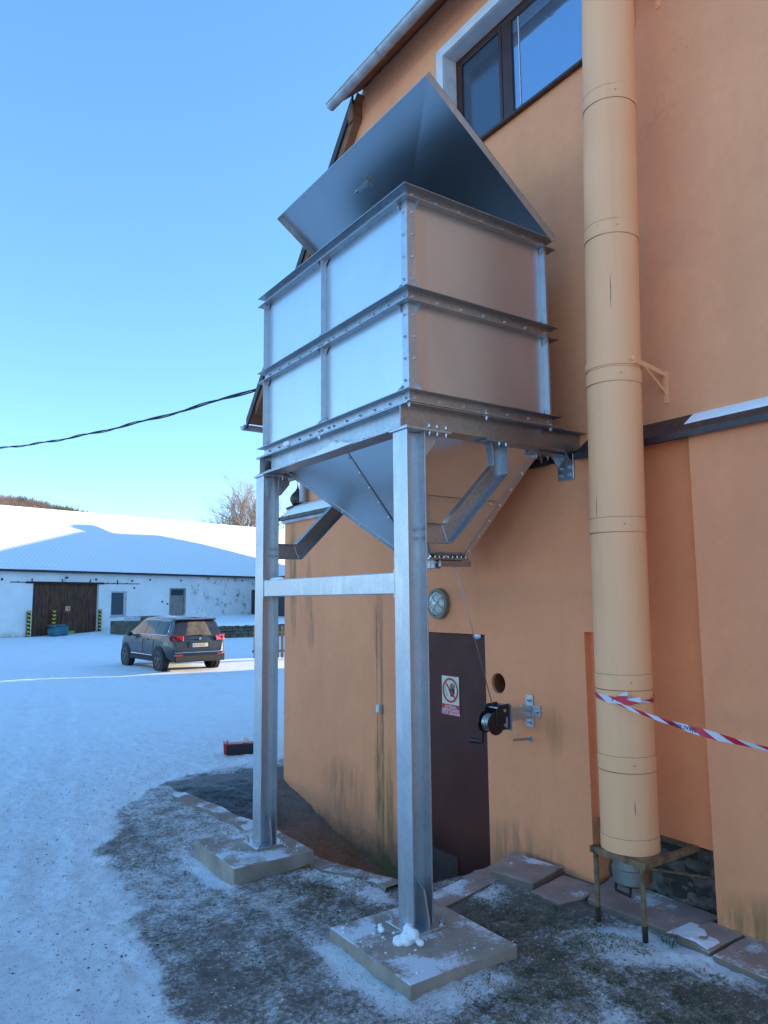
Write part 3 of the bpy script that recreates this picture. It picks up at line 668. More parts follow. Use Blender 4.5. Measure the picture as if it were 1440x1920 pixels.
# light switch on the left wall
sw = empty('light_switch', (UW, 5.92, -1.04), 'small beige outdoor switch box on the orange wall left of the near column', 'switch')
b = B(); b.box(UW-.035, UW, 5.885, 5.955, -1.08, -.995); mk('housing', b, 'beige_plastic', sw, bevel=.008)
b = B(); b.box(UW-.042, UW-.0355, 5.897, 5.943, -1.07, -1.01); mk('rocker', b, 'sign_white', sw, bevel=.003)
b = B(); b.tube([(UW, 3.97, -1.035), (UW-.16, 3.985, -1.03)], .009, 8); b.tube([(UW, 3.97, -1.035), (UW-.008, 3.97, -1.035)], .022, 10)
mk('wall_hook', b, 'galv_dark', None, base=(UW, 3.97, -1.035), label='short grey steel peg sticking out of the wall below the winch', cat='peg')

# ------------------------------------------------------------------ steel hopper
HP = empty('steel_hopper', (2.6, 4.45, -1.85), 'large galvanised steel intake hopper on two tall columns with its lid tipped open', 'hopper')
U0, V0, A, BB = 2.53, 3.411, 1.352, 2.137
U1, V1 = U0+A, V0+BB
ZT, ZB1, ZB2 = 1.022, -1.823, -1.888
def isec(h, w, tf=.0095, tw=.0065):   # I outline in (a along depth, b across width)
    return [(0, -w/2), (tf, -w/2), (tf, -tw/2), (h-tf, -tw/2), (h-tf, -w/2), (h, -w/2), (h, w/2), (h-tf, w/2), (h-tf, tw/2), (tf, tw/2), (tf, w/2), (0, w/2)]
for (cv, zb, nm) in ((3.424, ZB1, 'near'), (5.391, ZB2, 'far')):
    vc = cv+.072
    b = B(); b.prism([(2.53+a, vc+c_, zb+.016) for a, c_ in isec(.14, .144)], (0, 0, ZT-.016-(zb+.016)))
    col = mk('column', b, 'galv_flange', HP, bevel=.0015)
    b = B(); b.box(2.475, 2.725, vc-.125, vc+.125, zb+.001, zb+.015); mk('base_plate', b, 'galv_flange', col, bevel=.003)
    b = B()
    for s_ in (-1, 1): b.prism([(2.60, vc+s_*.004, zb+.016), (2.60, vc+s_*.118, zb+.016), (2.60, vc+s_*.118, zb+.05), (2.60, vc+s_*.075, zb+.21), (2.60, vc+s_*.004, zb+.25)], (.010, 0, 0))
    mk('gusset', b, 'galv_flange', col)
    b = B()
    for su in (-1, 1):
        for sv in (-1, 1):
            p = Vector((2.60+su*.1, vc+sv*.1, zb+.015)); b.tube([p, p+Vector((0, 0, .004))], .02, 10); b.tube([p, p+Vector((0, 0, .022))], .014, 6); b.tube([p, p+Vector((0, 0, .048))], .008, 8)
    props(mk('anchor_bolt', b, 'bolt', col), kind='stuff')
    b = B(); b.box(2.515, 2.86, cv-.02, cv+.165, ZT-.0155, ZT-.0005); mk('cap_plate', b, 'galv_flange', col, bevel=.002)
    b = B(); b.prism([(2.671, vc-.004, ZT-.016), (2.80, vc-.004, ZT-.016), (2.80, vc-.004, ZT-.06), (2.72, vc-.004, ZT-.155), (2.671, vc-.004, ZT-.17)], (0, .008, 0))
    b.prism([(2.60, vc-.004, ZT-.016), (2.60, vc-.085, ZT-.016), (2.60, vc-.085, ZT-.04), (2.60, vc-.03, ZT-.17), (2.60, vc-.004, ZT-.19)], (.008, 0, 0)) if nm == 'far' else None
    mk('head_gusset', b, 'galv_flange', col)
    b = B()
    for u_ in (2.70, 2.76, 2.83):
        for v_ in (cv+.0, cv+.14):
            for zz, dz in ((ZT-.016, -1), (ZT+.011, 1)): b.bolt((u_, v_, zz), (0, 0, dz), .011, .014)
    props(mk('bolt_row', b, 'bolt', col), kind='stuff')
    b = B()
    for zz in (.415, .36): b.bolt((2.6595, vc-.045, zz), (-1, 0, 0), .011, .012)
    props(mk('bolt_row', b, 'bolt', col), kind='stuff')
# cross bar between the columns
b = B(); b.box(2.535, 2.605, 3.578, 5.381, .028, .158); xb = mk('cross_bar', b, 'galv_flange', HP, bevel=.006)
for y0, y1 in ((3.569, 3.577), (5.382, 5.390)):
    b = B(); b.box(2.530, 2.615, y0, y1, .012, .172); mk('end_plate', b, 'galv_flange', xb)
b = B(); b.ellip((2.57, 5.2, .158), (.03, .14, .022), 12, 6, .1); props(mk('snow_patch', b, 'snow', HP, smooth=2), kind='stuff')
# beams
ZBm0, ZBm1 = ZT+.0005, ZT+.152
def beam_u(vc, u0, u1, mat='galv_dark'):
    b = B(); b.prism([(u0, vc+c_, ZBm0+a) for a, c_ in isec(.151, .14, .009, .006)], (u1-u0, 0, 0)); return mk('beam', b, mat, HP, bevel=.0012)
beam_u(3.49, 2.53, 4.135); beam_u(5.47, 2.53, 4.135)
def beam_v(uc, v0, v1):
    b = B(); b.prism([(uc+c_, v0, ZBm0+a) for a, c_ in isec(.151, .14, .009, .006)], (0, v1-v0, 0)); return mk('beam', b, 'galv_dark', HP, bevel=.0012)
beam_v(2.602, 3.562, 5.398); beam_v(3.80, 3.562, 5.398)
b = B()
for y in (4.62, 4.7): pass
rows = []
n = 60
for i in range(n+1):
    y = 4.02+(4.85-4.02)*i/n; e = math.sin(math.pi*i/n)**.5; wob = .008*math.sin(i*.9)+random.uniform(-.003, .003); hgt = (.012+.05*math.exp(-((y-4.27)/.16)**2)*(.75+.5*abs(math.sin(y*23))))*e+.001
    z0 = ZBm0+.009; rows += [(2.528-.006*e, y, z0-.012*e), (2.530-.012*e+wob*.4, y, z0+hgt*.6), (2.556+wob, y, z0+hgt), (2.585, y, z0+hgt*.5), (2.597, y, z0)]
b.add(rows, [(i*5+k, (i+1)*5+k, (i+1)*5+k+1, i*5+k+1) for i in range(n) for k in range(4)])
props(mk('snow_patch', b, 'snow', HP, smooth=2), kind='stuff')
b = B()
for k in range(240):
    y = random.uniform(3.6, 5.5); s_ = random.uniform(.003, .010); lev = random.choice([ZBm0+.010, ZBm1+.001]); b.ellip((2.527+random.uniform(.0, .012), y, lev+s_*.3), (s_*.7, s_*1.6, s_*.6), 5, 3, .2)
b.ellip((2.52, 4.97, ZBm1+.02), (.016, .05, .022), 8, 5, .15)
props(mk('snow_crumbs', b, 'snow', HP), kind='stuff')
# box panels
Ulo, Uhi, Vlo, Vhi = U0+.058, U1-.058, V0+.058, V1-.058
Zr = [(2.563, 2.484), (1.904, 1.814), (1.256, 1.176)]
VM = 4.497
for (z1_, z0_) in ((2.49, 1.86), (1.86, 1.19)):
    for (a0, a1) in ((Vlo, VM-.001), (VM+.001, Vhi)):
        b = B(); b.box(Ulo, Ulo+.003, a0, a1, z0_+.001, z1_-.001); mk('side_panel', b, 'zinc', HP)
        b = B(); b.box(Uhi-.003, Uhi, a0, a1, z0_+.001, z1_-.001); mk('side_panel', b, 'zinc', HP)
    b = B(); b.box(Ulo+.004, Uhi-.004, Vlo, Vlo+.003, z0_+.001, z1_-.001); mk('side_panel', b, 'zinc_side', HP)
    b = B(); b.box(Ulo+.004, Uhi-.004, Vhi-.003, Vhi, z0_+.001, z1_-.001); mk('side_panel', b, 'zinc', HP)
# rails: channel round the box, open outward
tk = .005
def rail(side, zt_, zb_):
    # profile in (d outward distance from face plane, z)
    pr = [(0, zb_), (.055, zb_), (.055, zb_+tk), (tk, zb_+tk), (tk, zt_-tk), (.055, zt_-tk), (.055, zt_), (0, zt_)]
    if zb_ < 1.2: pr = [(0, zb_), (tk, zb_), (tk, zt_-tk), (.055, zt_-tk), (.055, zt_), (0, zt_)]
    def ring(side, e):    # mitre ends
        out = []
        for d, z in pr:
            if side == 'L': out.append((Ulo-.0005-d, (Vlo-d-.0005) if e == 0 else (Vhi+d+.0005), z))
            if side == 'R': out.append((Uhi+.0005+d, (Vlo-d-.0005) if e == 0 else (Vhi+d+.0005), z))
            if side == 'N': out.append(((Ulo-d-.0005) if e == 0 else (Uhi+d+.0005), Vlo-.0005-d, z))
            if side == 'F': out.append(((Ulo-d-.0005) if e == 0 else (Uhi+d+.0005), Vhi+.0005+d, z))
        return out
    n = len(pr); b = B(); b.add(ring(side, 0)+ring(side, 1), [list(range(n)), list(range(2*n-1, n-1, -1))]+[(i, (i+1) % n, n+(i+1) % n, n+i) for i in range(n)])
    r_ = mk('rail', b, 'galv_dark', HP)
    b = B(); zc = (zt_+zb_)/2
    if side == 'L':
        for y in np.arange(Vlo+.03, Vhi, .172): b.bolt((Ulo-.0055, y, zc), (-1, 0, 0))
        for y in (VM-.07, VM+.07): b.bolt((Ulo-.0055, y, zc), (-1, 0, 0))
    elif side == 'N':
        for x in np.arange(Ulo+.03, Uhi, .195): b.bolt((x, Vlo-.0055, zc), (0, -1, 0))
    else: return
    props(mk('bolt_row', b, 'bolt', r_), kind='stuff')
for z1_, z0_ in Zr:
    for s_ in 'LRNF': rail(s_, z1_, z0_)
# posts
def post(b_, ang_u, ang_v, z0_, z1_, name='corner_post'):
    pass
for (z1_, z0_) in ((2.484, 1.904), (1.814, 1.256)):
    zz = (z0_+.001, z1_-.001)
    b = B(); b.box(Ulo-.0055, Ulo-.0005, Vlo-.0055, Vlo+.06, *zz); b.box(Ulo-.0005, Ulo+.06, Vlo-.0055, Vlo-.0005, *zz); p = mk('corner_post', b, 'galv_flange', HP)
    b = B()
    for z in np.linspace(zz[0]+.07, zz[1]-.07, 4): b.bolt((Ulo-.0055, Vlo+.032, z), (-1, 0, 0)); b.bolt((Ulo+.036, Vlo-.0055, z), (0, -1, 0))
    props(mk('bolt_row', b, 'bolt', p), kind='stuff')
    b = B(); b.box(Ulo-.0055, Ulo-.0005, VM-.025, VM+.025, *zz); b.box(Ulo-.045, Ulo-.0055, VM-.025, VM-.02, *zz); p = mk('stiffener', b, 'galv_flange', HP)
    b = B()
    for z in np.linspace(zz[0]+.07, zz[1]-.07, 4): b.bolt((Ulo-.0055, VM+.003, z), (-1, 0, 0))
    props(mk('bolt_row', b, 'bolt', p), kind='stuff')
    b = B(); b.box(Ulo-.0055, Ulo-.0005, Vhi-.05, Vhi+.005, *zz); b.box(Ulo-.045, Ulo-.0055, Vhi-.05, Vhi-.045, *zz); p = mk('corner_post', b, 'galv_flange', HP)
    b = B()
    for z in np.linspace(zz[0]+.07, zz[1]-.07, 4): b.bolt((Ulo-.0055, Vhi-.02, z), (-1, 0, 0))
    props(mk('bolt_row', b, 'bolt', p), kind='stuff')
    b = B(); b.box(Uhi-.05, Uhi+.005, Vlo-.0055, Vlo-.0005, *zz); b.box(Uhi-.055, Uhi-.05, Vlo-.045, Vlo-.0005, *zz); p = mk('corner_post', b, 'galv_flange', HP)
    b = B()
    for z in np.linspace(zz[0]+.07, zz[1]-.07, 4): b.bolt((Uhi-.02, Vlo-.0055, z), (0, -1, 0))
    props(mk('bolt_row', b, 'bolt', p), kind='stuff')
    # small corner gussets under and over the rails
    b = B(); d_ = .05
    for zc, sg in ((z1_-.0005, -1), (z0_+.0005, 1)):
        for y in (Vlo+.06, VM-.026, VM+.026, Vhi-.05):
            sy = 1 if y in (Vlo+.06, VM+.026) else -1
            b.prism([(Ulo-.008, y, zc), (Ulo-.008, y+sy*d_, zc), (Ulo-.008, y, zc+sg*d_*.9)], (-.004, 0, 0)); b.prism([(Ulo-.006, y, zc), (Ulo-.05, y, zc), (Ulo-.006, y, zc+sg*d_)], (0, sy*.003, 0))
        for x, sx in ((Ulo+.06, 1), (Uhi-.058, -1)):
            b.prism([(x, Vlo-.006, zc), (x, Vlo-.05, zc), (x, Vlo-.006, zc+sg*d_)], (sx*.003, 0, 0))
    props(mk('corner_gusset', b, 'galv_flange', HP), kind='stuff')
# overlap plate edge visible on the near panels
for z0_, z1_ in ((1.91, 2.48), (1.262, 1.81)):
    b = B(); b.box(Ulo+.062, Ulo+.15, Vlo-.0012, Vlo-.0004, z0_, z1_); mk('lap_strip', b, 'zinc_strip', HP)
# cone
ct, cb = 1.165, .305
T = [(Ulo+.01, Vlo+.02), (Uhi-.01, Vlo+.02), (Uhi-.01, Vhi-.02), (Ulo+.01, Vhi-.02)]
Q = [(3.34, 4.25), (3.64, 4.25), (3.64, 4.55), (3.34, 4.55)]
cn = []
for i in range(4):
    j = (i+1) % 4
    b = B(); b.prism([(*T[i], ct), (*T[j], ct), (*Q[j], cb), (*Q[i], cb)], ((.003, 0, 0) if i in (1, 3) else (0, .003, 0))); cn.append(mk('cone_panel', b, 'zinc', HP))
def strip(p, q, w, nrm, side, mat='zinc_strip', nb=8, par=HP):
    p, q = Vector(p), Vector(q); t = (q-p).normalized(); nn = Vector(nrm); nn = (nn-t*nn.dot(t)).normalized(); s_ = t.cross(nn)*side
    b = B(); b.add([p+nn*.002, p+s_*w+nn*.002, q+s_*w+nn*.002, q+nn*.002, p+nn*.006, p+s_*w+nn*.006, q+s_*w+nn*.006, q+nn*.006], [(0, 3, 2, 1), (4, 5, 6, 7), (0, 1, 5, 4), (1, 2, 6, 5), (2, 3, 7, 6), (3, 0, 4, 7)])
    o = mk('seam_strip', b, mat, par)
    b = B()
    for k in range(nb): b.bolt(p.lerp(q, (k+.5)/nb)+s_*w*.5+nn*.006, nn, .008, .009)
    props(mk('bolt_row', b, 'bolt', o), kind='stuff')
def nrm_of(i):
    j = (i+1) % 4; a_ = Vector((*T[i], ct)); b_ = Vector((*T[j], ct)); c_ = Vector((*Q[j], cb)); n_ = (b_-a_).cross(c_-a_).normalized()
    cen = Vector((3.2, 4.4, 1)); return n_ if n_.dot(a_-cen) > 0 else -n_
nL = nrm_of(3); nN = nrm_of(0)
strip((*T[3], ct), (*Q[3], cb), .045, nL, -1 if True else 1); strip((*T[0], ct), (*Q[0], cb), .045, nL, 1)
strip((Ulo+.01, 4.36, ct), (3.30, 4.40, cb+.04), .03, nL, 1)
strip((*T[1], ct), (*Q[1], cb), .05, nN, -1); strip((*T[0], ct), (*Q[0], cb), .05, nN, -1)
def on_near(x, t): # point on near cone face at height fraction t, between left/right edges x
    a_ = Vector((*T[0], ct)).lerp(Vector((*Q[0], cb)), t); b_ = Vector((*T[1], ct)).lerp(Vector((*Q[1], cb)), t); return a_.lerp(b_, x)
strip(on_near(.05, .58), on_near(.97, .58), .045, nN, -1, 'zinc_strip', 7); strip(on_near(.02, .97), on_near(.98, .97), .04, nN, 1, 'zinc_strip', 3)
b = B(); b.box(3.30, 3.68, 4.21, 4.59, .285, .300); of = mk('outlet_flange', b, 'galv_dark', HP)
b = B()
for x in np.linspace(3.32, 3.66, 9): b.bolt((x, 4.225, .3), (0, 0, 1), .008, .009)
props(mk('bolt_row', b, 'bolt', of), kind='stuff')
b = B(); b.tube([(3.43, 4.36, .285), (3.43, 4.36, .225)], .075, 20); mk('spout', b, 'galv_dark', HP, smooth=True)
b = B(); b.box(3.42, 3.72, 4.23, 4.255, .235, .28); b.tube([(3.70, 4.226, .258), (3.70, 4.222, .258)], .008); mk('slide_gate', b, 'galv_dark', HP, bevel=.003)
b = B(); b.box(3.40, 3.73, 4.255, 4.56, .262, .270); mk('gate_blade', b, 'galv_dark', HP)
b = B(); b.box(3.27, 3.30, 4.56, 4.62, .27, .33); mk('gate_stop', b, 'galv_dark', HP)
# knee braces (channel bent in two mitres)
def brace(vc):
    zoff = 0
    pts_o = [(2.672, .335), (2.909, .337), (3.391, .812), (3.40, ZT-.012)]
    pts_i = [(2.672, .461), (2.857, .461), (3.265, .862), (3.25, ZT-.012)]
    b = B(); v0, v1 = vc-.004, vc+.056
    b.prism([(x, v1-.006, z) for x, z in pts_o+pts_i[::-1]], (0, .006, 0))
    for pl, sg in ((pts_o, 1), (pts_i, -1)):
        for (a_, c_) in zip(pl, pl[1:]):
            t = Vector((c_[0]-a_[0], 0, c_[1]-a_[1])).normalized(); n_ = Vector((-t.z, 0, t.x))*sg*.007
            b.prism([(a_[0], v0, a_[1]), (c_[0], v0, c_[1]), (c_[0]+n_.x, v0, c_[1]+n_.z), (a_[0]+n_.x, v0, a_[1]+n_.z)], (0, v1-v0-.006, 0))
    k = mk('knee_brace', b, 'galv_dark', HP, bevel=.001)
    b = B(); b.box(3.17, 3.47, vc-.05, vc+.075, ZT-.012, ZT-.0005); mk('brace_plate', b, 'galv_dark', k); 
    b = B(); b.box(2.6705, 2.679, vc-.02, vc+.07, .32, .48); mk('brace_plate', b, 'galv_dark', k)
    b = B()
    for x in (3.29, 3.35):
        b.bolt((x, vc-.03, ZT-.012), (0, 0, -1), .011, .013)
    props(mk('bolt_row', b, 'bolt', k), kind='stuff')
    b = B(); b.tube([(2.858, v1-.008, .46), (2.907, v1-.008, .34)], .004, 6); mk('weld_seam', b, 'galv_flange', k)
brace(3.47); brace(5.44)
# wall plates
b = B(); b.box(3.72, 4.02, 3.50, 3.78, ZT-.014, ZT-.001); wp = mk('wall_shoe', b, 'galv_dark', HP)
b = B()
for x, y in ((3.80, 3.6), (3.86, 3.7), (3.92, 3.6), (3.96, 3.7)): b.bolt((x, y, ZT-.014), (0, 0, -1), .012, .018)
props(mk('bolt_row', b, 'bolt', wp), kind='stuff')
b = B(); b.box(4.005, 4.0195, 3.44, 3.59, .83, ZT-.001); wq = mk('wall_plate', b, 'galv_dark', HP, bevel=.012)
for y in (3.58, 3.445): mk('gusset', B().prism([(4.005, y, ZT-.002), (3.93, y, ZT-.002), (4.005, y, .93)], (0, .008, 0)), 'galv_dark', wq)
b = B()
for y in (3.475, 3.555):
    for z in (.865, .92): b.bolt((4.005, y, z), (-1, 0, 0), .013, .016)
props(mk('bolt_row', b, 'bolt', wq), kind='stuff')
# beam-top bolts along the box foot
b = B()
for x in (2.56, 3.18, 3.78):
    b.tube([(x, 3.435, ZBm1-.03), (x, 3.435, ZBm1+.02)], .007, 6); b.bolt((x, 3.435, ZBm1-.009), (0, 0, -1), .012, .012); b.bolt((x, 3.435, ZBm1+.004), (0, 0, 1), .012, .01)
b.bolt((2.545, 4.5, ZBm1-.009), (0, 0, -1), .012, .015)
props(mk('bolt_row', b, 'bolt', HP), kind='stuff')
# foot flange of the box
b = B(); b.box(U0+.005, U1+.02, V0+.0, V0+.056, ZBm1+.0005, ZBm1+.006); b.box(U0+.0, U0+.056, V0+.057, V1, ZBm1+.0005, ZBm1+.006); mk('foot_flange', b, 'galv_flange', HP)
# lid: shallow cross-broken pan hinged on the wall side
LID_A = R(35.3); LL = 1.40
hu, hz = U1-.0, 2.578
lx = Vector((-math.cos(LID_A), 0, math.sin(LID_A))); ln = Vector((math.sin(LID_A), 0, math.cos(LID_A)))   # along lid, outward normal
def lp_(s_, y, d=0): return Vector((hu, 0, hz))+lx*s_+Vector((0, y, 0))+ln*d
b = B(); y0, y1 = V0, V1
C = [lp_(0, y0), lp_(LL, y0), lp_(LL, y1), lp_(0, y1)]; mid = lp_(LL/2, (y0+y1)/2, .03)
vs = C+[mid]+[c_+ln*.003 for c_ in C]+[mid+ln*.003]
b.add(vs, [(0, 1, 4), (1, 2, 4), (2, 3, 4), (3, 0, 4), (5, 9, 6), (6, 9, 7), (7, 9, 8), (8, 9, 5)])
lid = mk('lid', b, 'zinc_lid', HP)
b = B()
def lipb(p, q, off, d):
    p, q, off = Vector(p), Vector(q), Vector(off); b.add([p, q, q-ln*d, p-ln*d, p+off, q+off, q+off-ln*d, p+off-ln*d], [(0, 1, 2, 3), (4, 7, 6, 5), (0, 4, 5, 1), (3, 2, 6, 7), (0, 3, 7, 4), (1, 5, 6, 2)])
lipb(C[0], C[1], (0, .003, 0), .055); lipb(C[3], C[2], (0, -.003, 0), .055); lipb(C[1]+Vector((0, .003, 0)), C[2]-Vector((0, .003, 0)), -lx*.003, .055)
mk('lid_lip', b, 'galv_flange', lid)
b = B(); pm = lp_(LL-.27, 4.55, -.004)
b.obox(pm, (lx, (0, 1, 0), ln), (.02, .10, .003)); b.obox(pm+Vector((0, -.1, 0))+lx*.0, (lx, (0, 1, 0), ln), (.045, .003, .014)); b.bolt(pm+Vector((0, .08, 0))-ln*.003, -ln, .012, .016); b.bolt(pm-Vector((0, .08, 0))-ln*.003, -ln, .012, .016)
mk('latch_bracket', b, 'zinc_lid', lid)
for y in (3.6, 4.48, 5.35): mk('hinge', B().tube([(hu, y-.08, hz-.008), (hu, y+.08, hz-.008)], .009, 8), 'galv_dark', HP)

# ------------------------------------------------------------------ hand winch and cable
hw = empty('hand_winch', (UW, 3.95, -.83), 'black hand winch with coiled wire rope on a steel arm beside the brown door', 'winch')
b = B(); b.box(UW-.012, UW-.0005, 3.915, 3.985, -.945, -.715); b.box(UW-.012, UW-.0005, 3.845, 3.9145, -.87, -.785); b.box(UW-.012, UW-.0005, 3.9855, 4.05, -.86, -.80); mk('wall_plate', b, 'galv_flange', hw, bevel=.002)
b = B()
for y, z in ((3.95, -.752), (3.95, -.91), (3.877, -.828)): b.tube([(UW-.012, y, z), (UW-.05, y, z)], .008, 8); b.bolt((UW-.012, y, z), (-1, 0, 0), .014, .016)
props(mk('bolt_row', b, 'bolt', hw), kind='stuff')
b = B(); b.box(3.79, UW-.0125, 3.925, 3.975, -.882, -.792); mk('arm', b, 'galv_flange', hw, bevel=.004)
b = B(); b.box(3.787, 3.795, 3.915, 4.09, -.945, -.765); 
mk('mount_plate', b, 'galv_flange', hw)
for y in (3.93, 4.055):
    b = B(); b.prism([(3.787, y, -.755), (3.69, y, -.76), (3.66, y, -.79), (3.655, y, -.90), (3.70, y, -.935), (3.787, y, -.935)], (0, .006, 0)); sp = mk('side_plate', b, 'black', hw, bevel=.003)
b = B(); b.prism([(3.76, 3.9285, -.845), (3.745, 3.9285, -.845), (3.745, 3.9285, -.925), (3.76, 3.9285, -.925)], (0, .001, 0)); mk('label_strip', b, simple('blue_white_label', (.25, .35, .55), .4), sp) if False else None
b = B(); b.box(3.75, 3.765, 3.9282, 3.9296, -.925, -.845); mk('label_strip', b, simple('blue_white_label', (.18, .28, .5), .4, 0, .6, 120), hw)
dc = (3.665, -.885)
b = B(); b.tube([(dc[0], 3.938, dc[1]), (dc[0], 4.053, dc[1])], .035, 16); b.tube([(dc[0], 4.046, dc[1]), (dc[0], 4.053, dc[1])], .078, 24); mk('drum', b, 'black', hw, smooth=True)
b = B(); pts = []
n = 48
for k in range(n):
    r_ = .083 if k % 2 else .077; pts.append((dc[0]+r_*math.cos(2*math.pi*k/n), 3.937, dc[1]+r_*math.sin(2*math.pi*k/n)))
b.prism(pts, (0, .007, 0)); mk('gear_wheel', b, 'black', hw)
b = B(); hel = []
for k in range(24*10):
    th = 2*math.pi*k/24; y = 3.955+.08*abs(((k/240*2.0) % 2)-1); hel.append((dc[0]+(.05+.008*(k/240))*math.cos(th), y, dc[1]+(.05+.008*(k/240))*math.sin(th)))
b.tube(hel, .005, 6); mk('rope_coil', b, 'bolt', hw, smooth=2)
b = B(); b.tube([(3.70, 3.936, -.785), (3.70, 4.056, -.785)], .007, 8); mk('guide_rod', b, 'bolt', hw)
for z in (-.80, -.9): mk('bolt', B().tube([(3.735, 3.922, z), (3.735, 3.930, z)], .012, 8), 'bolt', hw)
b = B(); b.obox((3.655, 4.075, -.955), ((0, 1, 0), (1, 0, 0), (.05, 0, 1)), (.004, .012, .085)); mk('crank_arm', b, 'black', hw, bevel=.002)
b = B(); b.tube([(3.65, 4.08, -1.03), (3.65, 4.10, -1.03), (3.65, 4.20, -1.035)], [.010, .017, .019], 12); mk('crank_handle', b, 'black', hw, smooth=True)
b = B(); b.tube([(3.695, 4.0, -.79), (3.60, 4.27, .23), (3.585, 4.30, .30)], .0032, 6)
mk('wire_rope', b, 'galv_dark', None, base=(3.695, 4.0, -.79), smooth=2, label='thin steel rope running up from the winch to the hopper outlet', cat='rope')

# ------------------------------------------------------------------ vertical duct
dct = empty('ventilation_duct', (3.74, 2.904, -1.85), 'tall cream painted round duct rising up the orange wall on a rusty stand', 'duct')
AX = [(-1.50, 2.904), (-.58, 2.896), (.42, 2.885), (1.43, 2.858), (2.31, 2.827), (3.87, 2.765), (6.2, 2.66)]
def ay(z): return float(np.interp(z, [a_[0] for a_ in AX], [a_[1] for a_ in AX]))
RP = .165
joints = [-1.47, -1.013, -.546, .385, 1.307, 2.243, 3.126, 4.05, 5.0]
for z0_, z1_ in zip(joints, joints[1:]):
    b = B(); zs = np.linspace(z0_+.004, z1_-.0, 6)
    b.tube([(3.74, ay(z0_), z0_-.02), (3.74, ay(z0_), z0_+.0025)], RP-.006, 48, False)
    b.tube([(3.74, ay(z), z) for z in [z0_+.003, z0_+.088]], RP+.0025, 48, False)
    b.tube([(3.74, ay(z), z) for z in [z0_+.088, z0_+.094]], [RP+.0025, RP], 48, False)
    b.tube([(3.74, ay(z), z) for z in [z0_+.094]+list(zs[2:])], RP, 48, False)
    mk('duct_section', b, 'pipe', dct, smooth=True)
    b = B(); b.tube([(3.74, ay(z0_), z0_-.003), (3.74, ay(z0_), z0_+.0035)], RP+.0012, 48, False); b.tube([(3.74, ay(z0_), z0_+.089), (3.74, ay(z0_), z0_+.0915)], RP+.0028, 48, False)
    mk('joint_seam', b, 'seam', dct, smooth=True)
b = B(); b.box(3.74, 4.3, 2.6, 2.7, 4.2, 4.3) if False else None
def clamp(z):
    y = ay(z); b = B(); n = 40; vs = []
    for zz, r_ in ((z-.022, RP+.003), (z-.022, RP+.007), (z+.022, RP+.007), (z+.022, RP+.003)):
        for k in range(n): vs.append((3.74+r_*math.cos(2*math.pi*k/n), y+r_*math.sin(2*math.pi*k/n), zz))
    b.add(vs, [(j*n+k, j*n+(k+1) % n, (j+1)*n+(k+1) % n, (j+1)*n+k) for j in range(3) for k in range(n)])
    yr = y-RP-.012
    b.box(3.70, 3.72, yr-.012, yr+.02, z-.024, z+.024)
    b.bolt((3.70, yr-.0, z), (-1, 0, 0), .012, .014)
    c = mk('pipe_clamp', b, 'pipe', dct, smooth=True)
    for ya, yb in ((yr-.004, y-.10), (y+RP+.01, y+.10)):
        d_ = .006; b = B()
        b.add([(3.72, ya, z-.016), (4.139, yb, z-.016), (4.139, yb, z+.016), (3.72, ya, z+.016), (3.72, ya+d_, z-.016), (4.139, yb+d_, z-.016), (4.139, yb+d_, z+.016), (3.72, ya+d_, z+.016)], [(0, 1, 2, 3), (4, 7, 6, 5), (0, 4, 5, 1), (1, 5, 6, 2), (2, 6, 7, 3), (3, 7, 4, 0)])
        m0 = ya+(yb-ya)*.3
        b.add([(3.84, m0, z-.016), (3.86, m0, z-.016), (4.139, yb, z-.115), (4.139, yb, z-.14), (3.84, m0+d_, z-.016), (3.86, m0+d_, z-.016), (4.139, yb+d_, z-.115), (4.139, yb+d_, z-.14)], [(0, 1, 2, 3), (4, 7, 6, 5), (0, 4, 5, 1), (1, 5, 6, 2), (2, 6, 7, 3), (3, 7, 4, 0)])
        b.box(4.132, 4.139, yb-.014, yb+.02, z-.19, z+.02); b.bolt((4.132, yb, z-.17), (-1, 0, 0), .006, .005)
        mk('wall_bracket', b, 'pipe', dct)
clamp(1.432); clamp(4.16)
st = empty('duct_stand', (3.8, 2.87, -1.86), 'rusty steel stand with four legs carrying the cream duct', 'stand')
b = B(); z0_, z1_ = -1.50, -1.465
b.box(3.565, 3.60, 2.68, 3.06, z0_, z1_); b.box(3.60, 4.11, 2.68, 2.712, z0_, z1_); b.box(3.60, 4.11, 3.028, 3.06, z0_, z1_); b.box(4.07, 4.105, 2.712, 3.028, z0_, z1_-.001)
mk('frame', b, 'rust', st, bevel=.002)
for x, y, zz in ((3.582, 3.03, -1.87), (3.582, 2.71, -1.87)):
    b = B(); b.tube([(x, y, z0_), (x, y, zz)], .0145, 10); l_ = mk('leg', b, 'rust', st, smooth=True)
    b = B(); b.tube([(x, y, zz+.07), (x, y, zz-.06)], .0155, 10); mk('rusted_foot', b, 'rust_dark', l_, smooth=True)
b = B(); b.tube([(3.59, 2.715, -1.50), (4.13, 2.60, -1.64)], .006, 6); b.box(4.115, 4.135, 2.585, 2.625, -1.72, -1.46); mk('tie_bar', b, 'rust', st)
cap = empty('condensate_pot', (3.74, 2.90, -1.7), 'grey metal pot with black handle hanging under the duct', 'pot')
b = B(); b.tube([(3.74, 2.90, -1.495), (3.74, 2.90, -1.57), (3.74, 2.90, -1.575), (3.74, 2.90, -1.65), (3.74, 2.90, -1.668)], [.105, .107, .112, .11, .09], 32)
mk('pot', b, (lambda a: a.mat if False else a.out(a.mix(a.ramp(a.noise(7, 4), (.5, 0), (.6, .8)), (.28, .29, .28), (.28, .13, .05)), .45, .7))(N('rust_stained_zinc')), cap, smooth=True)
